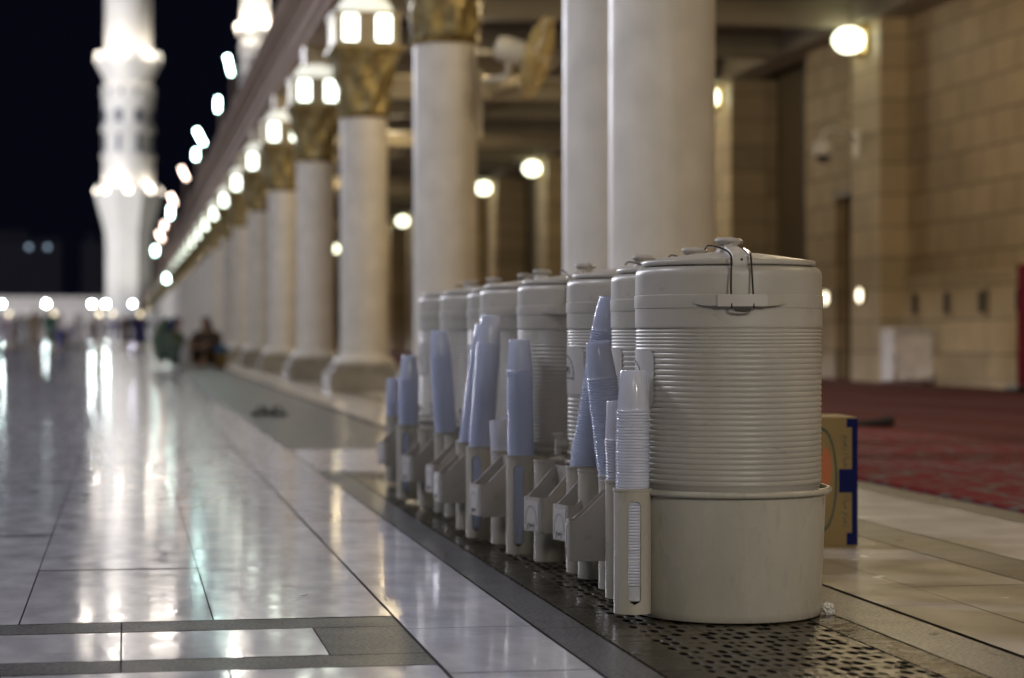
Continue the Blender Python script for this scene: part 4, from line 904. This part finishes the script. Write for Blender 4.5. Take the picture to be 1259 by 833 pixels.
def bin_bm():
    """open scoop-shaped bin, back at x=0, reaches to -x; width along y"""
    bm = bmesh.new(); Wd = 0.046; p = 0.100; zb, zf, zt = 0.118, 0.205, 0.279; r_ = 0.014
    def outline(off):
        # plan outline with rounded front corners, from back-right round the front to back-left
        pts = [(0.0, -Wd+off)]
        for k in range(7):
            a = -PI/2 - (PI/2)*k/6; pts.append((-p+off+r_-off*0+ (r_-off)*math.cos(a)*1.0, -Wd+r_ + (r_-off)*math.sin(a)))
        for k in range(7):
            a = PI - (PI/2)*k/6; pts.append((-p+off+r_ + (r_-off)*math.cos(a), Wd-r_ + (r_-off)*math.sin(a)))
        pts.append((0.0, Wd-off)); return pts
    def ztop(x): 
        u = min(1, max(0, (x+p-0.018)/(p-0.018-0.008))); return zf+(zt-zf)*u
    O = outline(0); I = outline(0.0028)
    def dens(P):
        out = []
        for a, b in zip(P, P[1:]):
            m_ = 6 if abs(a[0]-b[0]) > 0.03 else 1
            for k in range(m_): out.append((a[0]+(b[0]-a[0])*k/m_, a[1]+(b[1]-a[1])*k/m_))
        return out+[P[-1]]
    O, I = dens(O), dens(I)
    ob = [bm.verts.new((x, y, zb+0.003*(x < -p*0.9))) for x, y in O]; ot = [bm.verts.new((x, y, ztop(x))) for x, y in O]
    ib = [bm.verts.new((x, y, zb+0.004)) for x, y in I]; it = [bm.verts.new((x, y, ztop(x))) for x, y in I]
    n = len(O)
    for i in range(n-1):
        bm.faces.new((ob[i], ob[i+1], ot[i+1], ot[i])); bm.faces.new((ib[i+1], ib[i], it[i], it[i+1])); bm.faces.new((ot[i], ot[i+1], it[i+1], it[i]))
    bm.faces.new(ob[::-1]); bm.faces.new(ib)
    box(bm, -0.003, 0.0, -Wd, Wd, zb, zt+0.001)
    return bm
TUB = [  # D, px, slot, owner
 (4.895, 777.5, 1, 0), (5.14, 766, 0, 0), (5.33, 757, 0, 1), (5.56, 731, 0, 1), (5.69, 716, 0, 2), (5.975, 675.5, 0, 2), (6.19, 640.5, 1, 3),
 (6.48, 621, 0, 3), (6.68, 590, 1, 4), (6.96, 577, 0, 4), (7.42, 562, 0, 5), (7.62, 549, 0, 5), (7.90, 528, 0, 6), (8.25, 501.5, 1, 6), (9.2, 486, 0, 7)]
BIN = [ # D, back px, phi, owner
 (5.25, 752, -10, 1), (5.63, 735, 14, 1), (5.90, 696, 20, 2), (6.40, 626, 10, 3), (6.92, 578, 3, 4), (7.32, 566, 8, 5), (7.88, 533, 15, 6), (8.85, 500, 10, 7)]
slabels = ['nearest beige basin stand with slotted cup tube at its corner', 'second basin stand, mostly hidden behind the nearest stand', 'third basin stand, carrying the label-fronted bin that shows most clearly', 'fourth basin stand with a slotted cup tube and grey bin', 'fifth basin stand under the fifth cooler', 'sixth basin stand under the sixth cooler', 'seventh basin stand with the second farthest slotted cup tube', 'farthest basin stand with a small grey bin at the row end']
slabels[6] = 'seventh basin stand under the seventh cooler, with the farthest slotted cup tube'
stands = []
bmn = basin_bm(); me_b = bpy.data.meshes.new('basin'); bmesh.ops.recalc_face_normals(bmn, faces=bmn.faces[:]); bmn.to_mesh(me_b); bmn.free()
for p in me_b.polygons: p.use_smooth = True
me_b.set_sharp_from_angle(angle=R(50)); me_b.materials.append(M_plastic2)
for k, (x, y) in enumerate(centers):
    s = thing('cooler_stand', slabels[k], 'cooler stand', (x, y, 0.0005), R(rots[k]*0), 'round basin stands under the coolers'); stands.append(s)
    link('basin', me_b, None, s)
tube_xy = []
me_cache = {}
for (D, px, slot, own) in TUB:
    D *= 0.988; x, y = at(px, D); s = stands[own]
    while any(math.hypot(x-c[0], y-c[1]) < 0.2515 for c in centers): D -= 0.005; x, y = at(px, D)
    lx, ly = x-s.location.x, y-s.location.y
    tube_xy.append((s.location.x+lx, s.location.y+ly, D))
    if slot not in me_cache:
        b = tube_mesh(slot); bmesh.ops.recalc_face_normals(b, faces=b.faces[:]); m_ = bpy.data.meshes.new('cup_tube'); b.to_mesh(m_); b.free()
        for p in m_.polygons: p.use_smooth = True
        m_.set_sharp_from_angle(angle=R(40)); m_.materials.append(M_plastic2); me_cache[slot] = m_
    o = link('cup_tube', me_cache[slot], None, s, (lx, ly, 0.010))
    o.rotation_euler = (0, 0, R(-6) if own == 0 else R(-22)+R(random.uniform(-8, 8)))
    # bracket to the basin
    bm = bmesh.new(); dv = Vector((-lx, -ly, 0)); Ld = dv.length; dv.normalize(); sd = Vector((-dv.y, dv.x, 0))
    a0 = TR*0.96; a1 = max(a0+0.004, Ld-0.212)
    for zq0, zq1 in ((0.22, 0.255),):
        v8 = [bm.verts.new(dv*a+sd*b_*0.012+Vector((0, 0, zq))) for a in (a0, a1) for b_ in (-1, 1) for zq in (zq0, zq1)]
        for f in ((0, 1, 3, 2), (4, 6, 7, 5), (0, 4, 5, 1), (2, 3, 7, 6), (0, 2, 6, 4), (1, 5, 7, 3)): bm.faces.new([v8[i] for i in f])
    bmdone(bm, 'bracket', M_plastic2, o)
    o_c = [c for c in C.objects if c.parent == o]
    for c in o_c: c.rotation_euler = (0, 0, -o.rotation_euler.z)
def arch_print(lb):
    bm = bmesh.new(); xo = -0.1018
    pts = []
    for k in range(25):
        u = k/24; a = PI*u; yy_ = 0.026*math.cos(a); h_ = 0.047*(math.sin(a)**0.75 if 0 < u < 1 else 0); pts.append((yy_, 0.136+h_))
    for (a, b) in zip(pts, pts[1:]):
        dy, dz = b[0]-a[0], b[1]-a[1]; l_ = math.hypot(dy, dz) or 1; ny, nz = -dz/l_*0.0011, dy/l_*0.0011
        bm.faces.new([bm.verts.new((xo, p, q)) for p, q in ((a[0]-ny, a[1]-nz), (b[0]-ny, b[1]-nz), (b[0]+ny, b[1]+nz), (a[0]+ny, a[1]+nz))])
    return bm
bin_me = None
for k, (D, px, phi, own) in enumerate(BIN):
    x, y = at(px, D*0.985); s = stands[own]; lx, ly = x-s.location.x, y-s.location.y
    if bin_me is None:
        b = bin_bm(); o = bmdone(b, 'cup_bin', M_binp, s, 35); bin_me = o.data
        b = bmesh.new(); box(b, -0.1012, -0.1002, -0.034, 0.034, 0.125, 0.196, 0.0004); lo = bmdone(b, 'bin_label', M_label, o); lab_me = lo.data
        po = bmdone(arch_print(None), 'label_arch', M_inkgrey, o); arch_me = po.data
        to = text_mesh(WORD, 0.020, M_ink, 'label_text', o, Matrix.Translation((-0.1018, 0, 0.133)) @ Matrix.Rotation(-PI/2, 4, 'Z') @ Matrix.Rotation(PI/2, 4, 'X')); tx_me = to.data
    else:
        o = link('cup_bin', bin_me, None, s); link('bin_label', lab_me, None, o); link('label_arch', arch_me, None, o); link('label_text', tx_me, None, o)
    o.location = (lx, ly, -0.020 if k else -0.030); o.rotation_euler = (0, 0, R(phi)); o.scale = (1.08, 1.08, 1.07)

# ---------------------------------------------------------------- cups
def cup_mesh():
    bm = bmesh.new()
    # upside down: rim at z=0, base at z=0.092
    lathe(bm, [(0.0375, 0.0), (0.0390, 0.0008), (0.0390, 0.0026), (0.0368, 0.0034), (0.0355, 0.006), (0.0352, 0.014), (0.0340, 0.030), (0.0285, 0.0905), (0.0272, 0.0925), (0.0262, 0.0905), (0.0, 0.0900)], 36)
    me = bpy.data.meshes.new('cup'); bmesh.ops.recalc_face_normals(bm, faces=bm.faces[:]); bm.to_mesh(me); bm.free()
    for p in me.polygons: p.use_smooth = True
    me.set_sharp_from_angle(angle=R(50)); return me
cme = cup_mesh(); cme.materials.append(M_cup); cme2 = cme.copy(); cme2.materials[0] = M_cupw
cme3 = cme.copy(); cme3.materials[0] = mat('clear near cup', (0.82, 0.84, 0.93), 0.14, trans=0.45, coat=0.3)
PITC = 0.0066
# tube index, z start, z top, lateral lean of the top (m, image right positive), white?, label
STK = [
 (0, 0.036, 0.546, 0.002, 0, 'tall stack in the nearest slotted tube', 0.0),
 (1, 0.225, 0.470, -0.008, 1, 'short white stack behind the nearest tall one', 0.0),
 (2, 0.225, 0.612, -0.040, 0, 'left leaning stack behind the nearest tall one', 0.0),
 (4, 0.225, 0.722, 0.066, 0, 'long stack leaning right beside the third cooler', 0.0),
 (6, 0.036, 0.612, -0.004, 0, 'straight broad stack beside the fourth cooler', 0.0),
 (7, 0.235, 0.378, -0.014, 1, 'low white stack between two tall blurred stacks', 0.0),
 (8, 0.036, 0.684, 0.030, 0, '', 0), (9, 0.235, 0.66, 0.045, 0, '', 0), (11, 0.235, 0.642, -0.024, 0, '', 0), (13, 0.036, 0.548, 0.004, 0, '', 0), (14, 0.235, 0.44, -0.006, 1, '', 0)]
view = Vector((CT, -ST, 0))
merged = bmesh.new(); base_v = [v.co.copy() for v in cme.vertices]; base_f = [tuple(p.vertices) for p in cme.polygons]
ncup = 0
for si, (ti, z0, z1, lean, wh, lab, _) in enumerate(STK):
    tx, ty, D = tube_xy[ti]; n = int((z1-0.0925-z0-(0.027 if ti == 0 else 0))/PITC)+1
    toward = random.uniform(-0.006, 0.006)
    for i in range(n):
        z = z0+0.008+i*PITC+(0.027 if ti == 0 and i else 0); u = max(0, (z+0.03-TZ)/max(0.05, (z1-TZ))); u2 = u if u > 0 else 0
        sl = lean/(z1-TZ+0.02)
        off = view*(lean*u2 + 0.0005*math.sin(i*0.37+si*2)+random.uniform(-.0004, .0004)) + Vector((0, 1, 0))*toward*u2
        if ti == 0 or lean == 0: pass
        tiltv = math.atan(lean/(z1-TZ)) if u > 0 else 0.0
        tiltv *= min(1, u*4)
        mt = Matrix.Translation(Vector((tx, ty, z))+off) @ Matrix.Rotation(tiltv, 4, Vector((0, 1, 0)) if True else view)
        if lab and ncup < 296:
            c = bpy.data.objects.new('cup', cme2 if wh else cme3 if si == 0 else cme); C.objects.link(c); c.matrix_world = mt
            top = i == n-1
            tag(c, ('topmost bluish plastic cup of the ' if not wh else 'topmost white plastic cup of the ')+lab if top else ('bluish plastic cup in the ' if not wh else 'white plastic cup in the ')+lab, 'cup', 'cups of the '+lab)
            ncup += 1
        else:
            nv = [merged.verts.new(mt @ v) for v in base_v]
            for f in base_f: merged.faces.new([nv[j] for j in f])
print('cups', ncup)
o = bmdone(merged, 'distant_stacked_cups', M_cup, None, True); tag(o, 'blurred tall stacks of bluish plastic cups in the farther tubes of the row', 'cups', None, 'stuff')

# ================================================================ LITTLE LITTER
x, y = at(1019, 4.93)
bm = bmesh.new(); bmesh.ops.create_icosphere(bm, subdivisions=3, radius=0.014)
for v in bm.verts: v.co *= 1+random.uniform(-0.35, 0.3); v.co.z = v.co.z*0.95+0.012
o = bmdone(bm, 'crumpled_tissue', mat('tissue', (0.62, 0.60, 0.55), 0.9), None, False, (x-0.012, y-0.03, 0.0)); tag(o, 'small crumpled white tissue at the foot of the nearest basin', 'tissue')
for px, py, s_, rz, lab in ((371, 734, 1.0, 0.3, 'small dry brown leaf lying on the pale marble paving'), (548, 683, 0.6, 1.2, 'tiny reddish crumb of litter near the granite border')):
    D = H*FPX/(py-410); x, y = at(px, D)
    bm = bmesh.new(); vs = []
    for k in range(12):
        a = 2*PI*k/12; vs.append(bm.verts.new((0.017*s_*math.cos(a), 0.006*s_*math.sin(a)*(1+0.3*math.cos(3*a)), 0.002+0.004*abs(math.cos(a))**2*s_)))
    c_ = bm.verts.new((0, 0, 0.0016))
    for k in range(12): bm.faces.new((vs[k], vs[(k+1) % 12], c_))
    o = bmdone(bm, 'dry_leaf', mat('dry leaf', (0.12, 0.06, 0.035), 0.8), None, False, (x, y, 0.0012)); o.rotation_euler = (0, 0, rz); tag(o, lab, 'leaf')
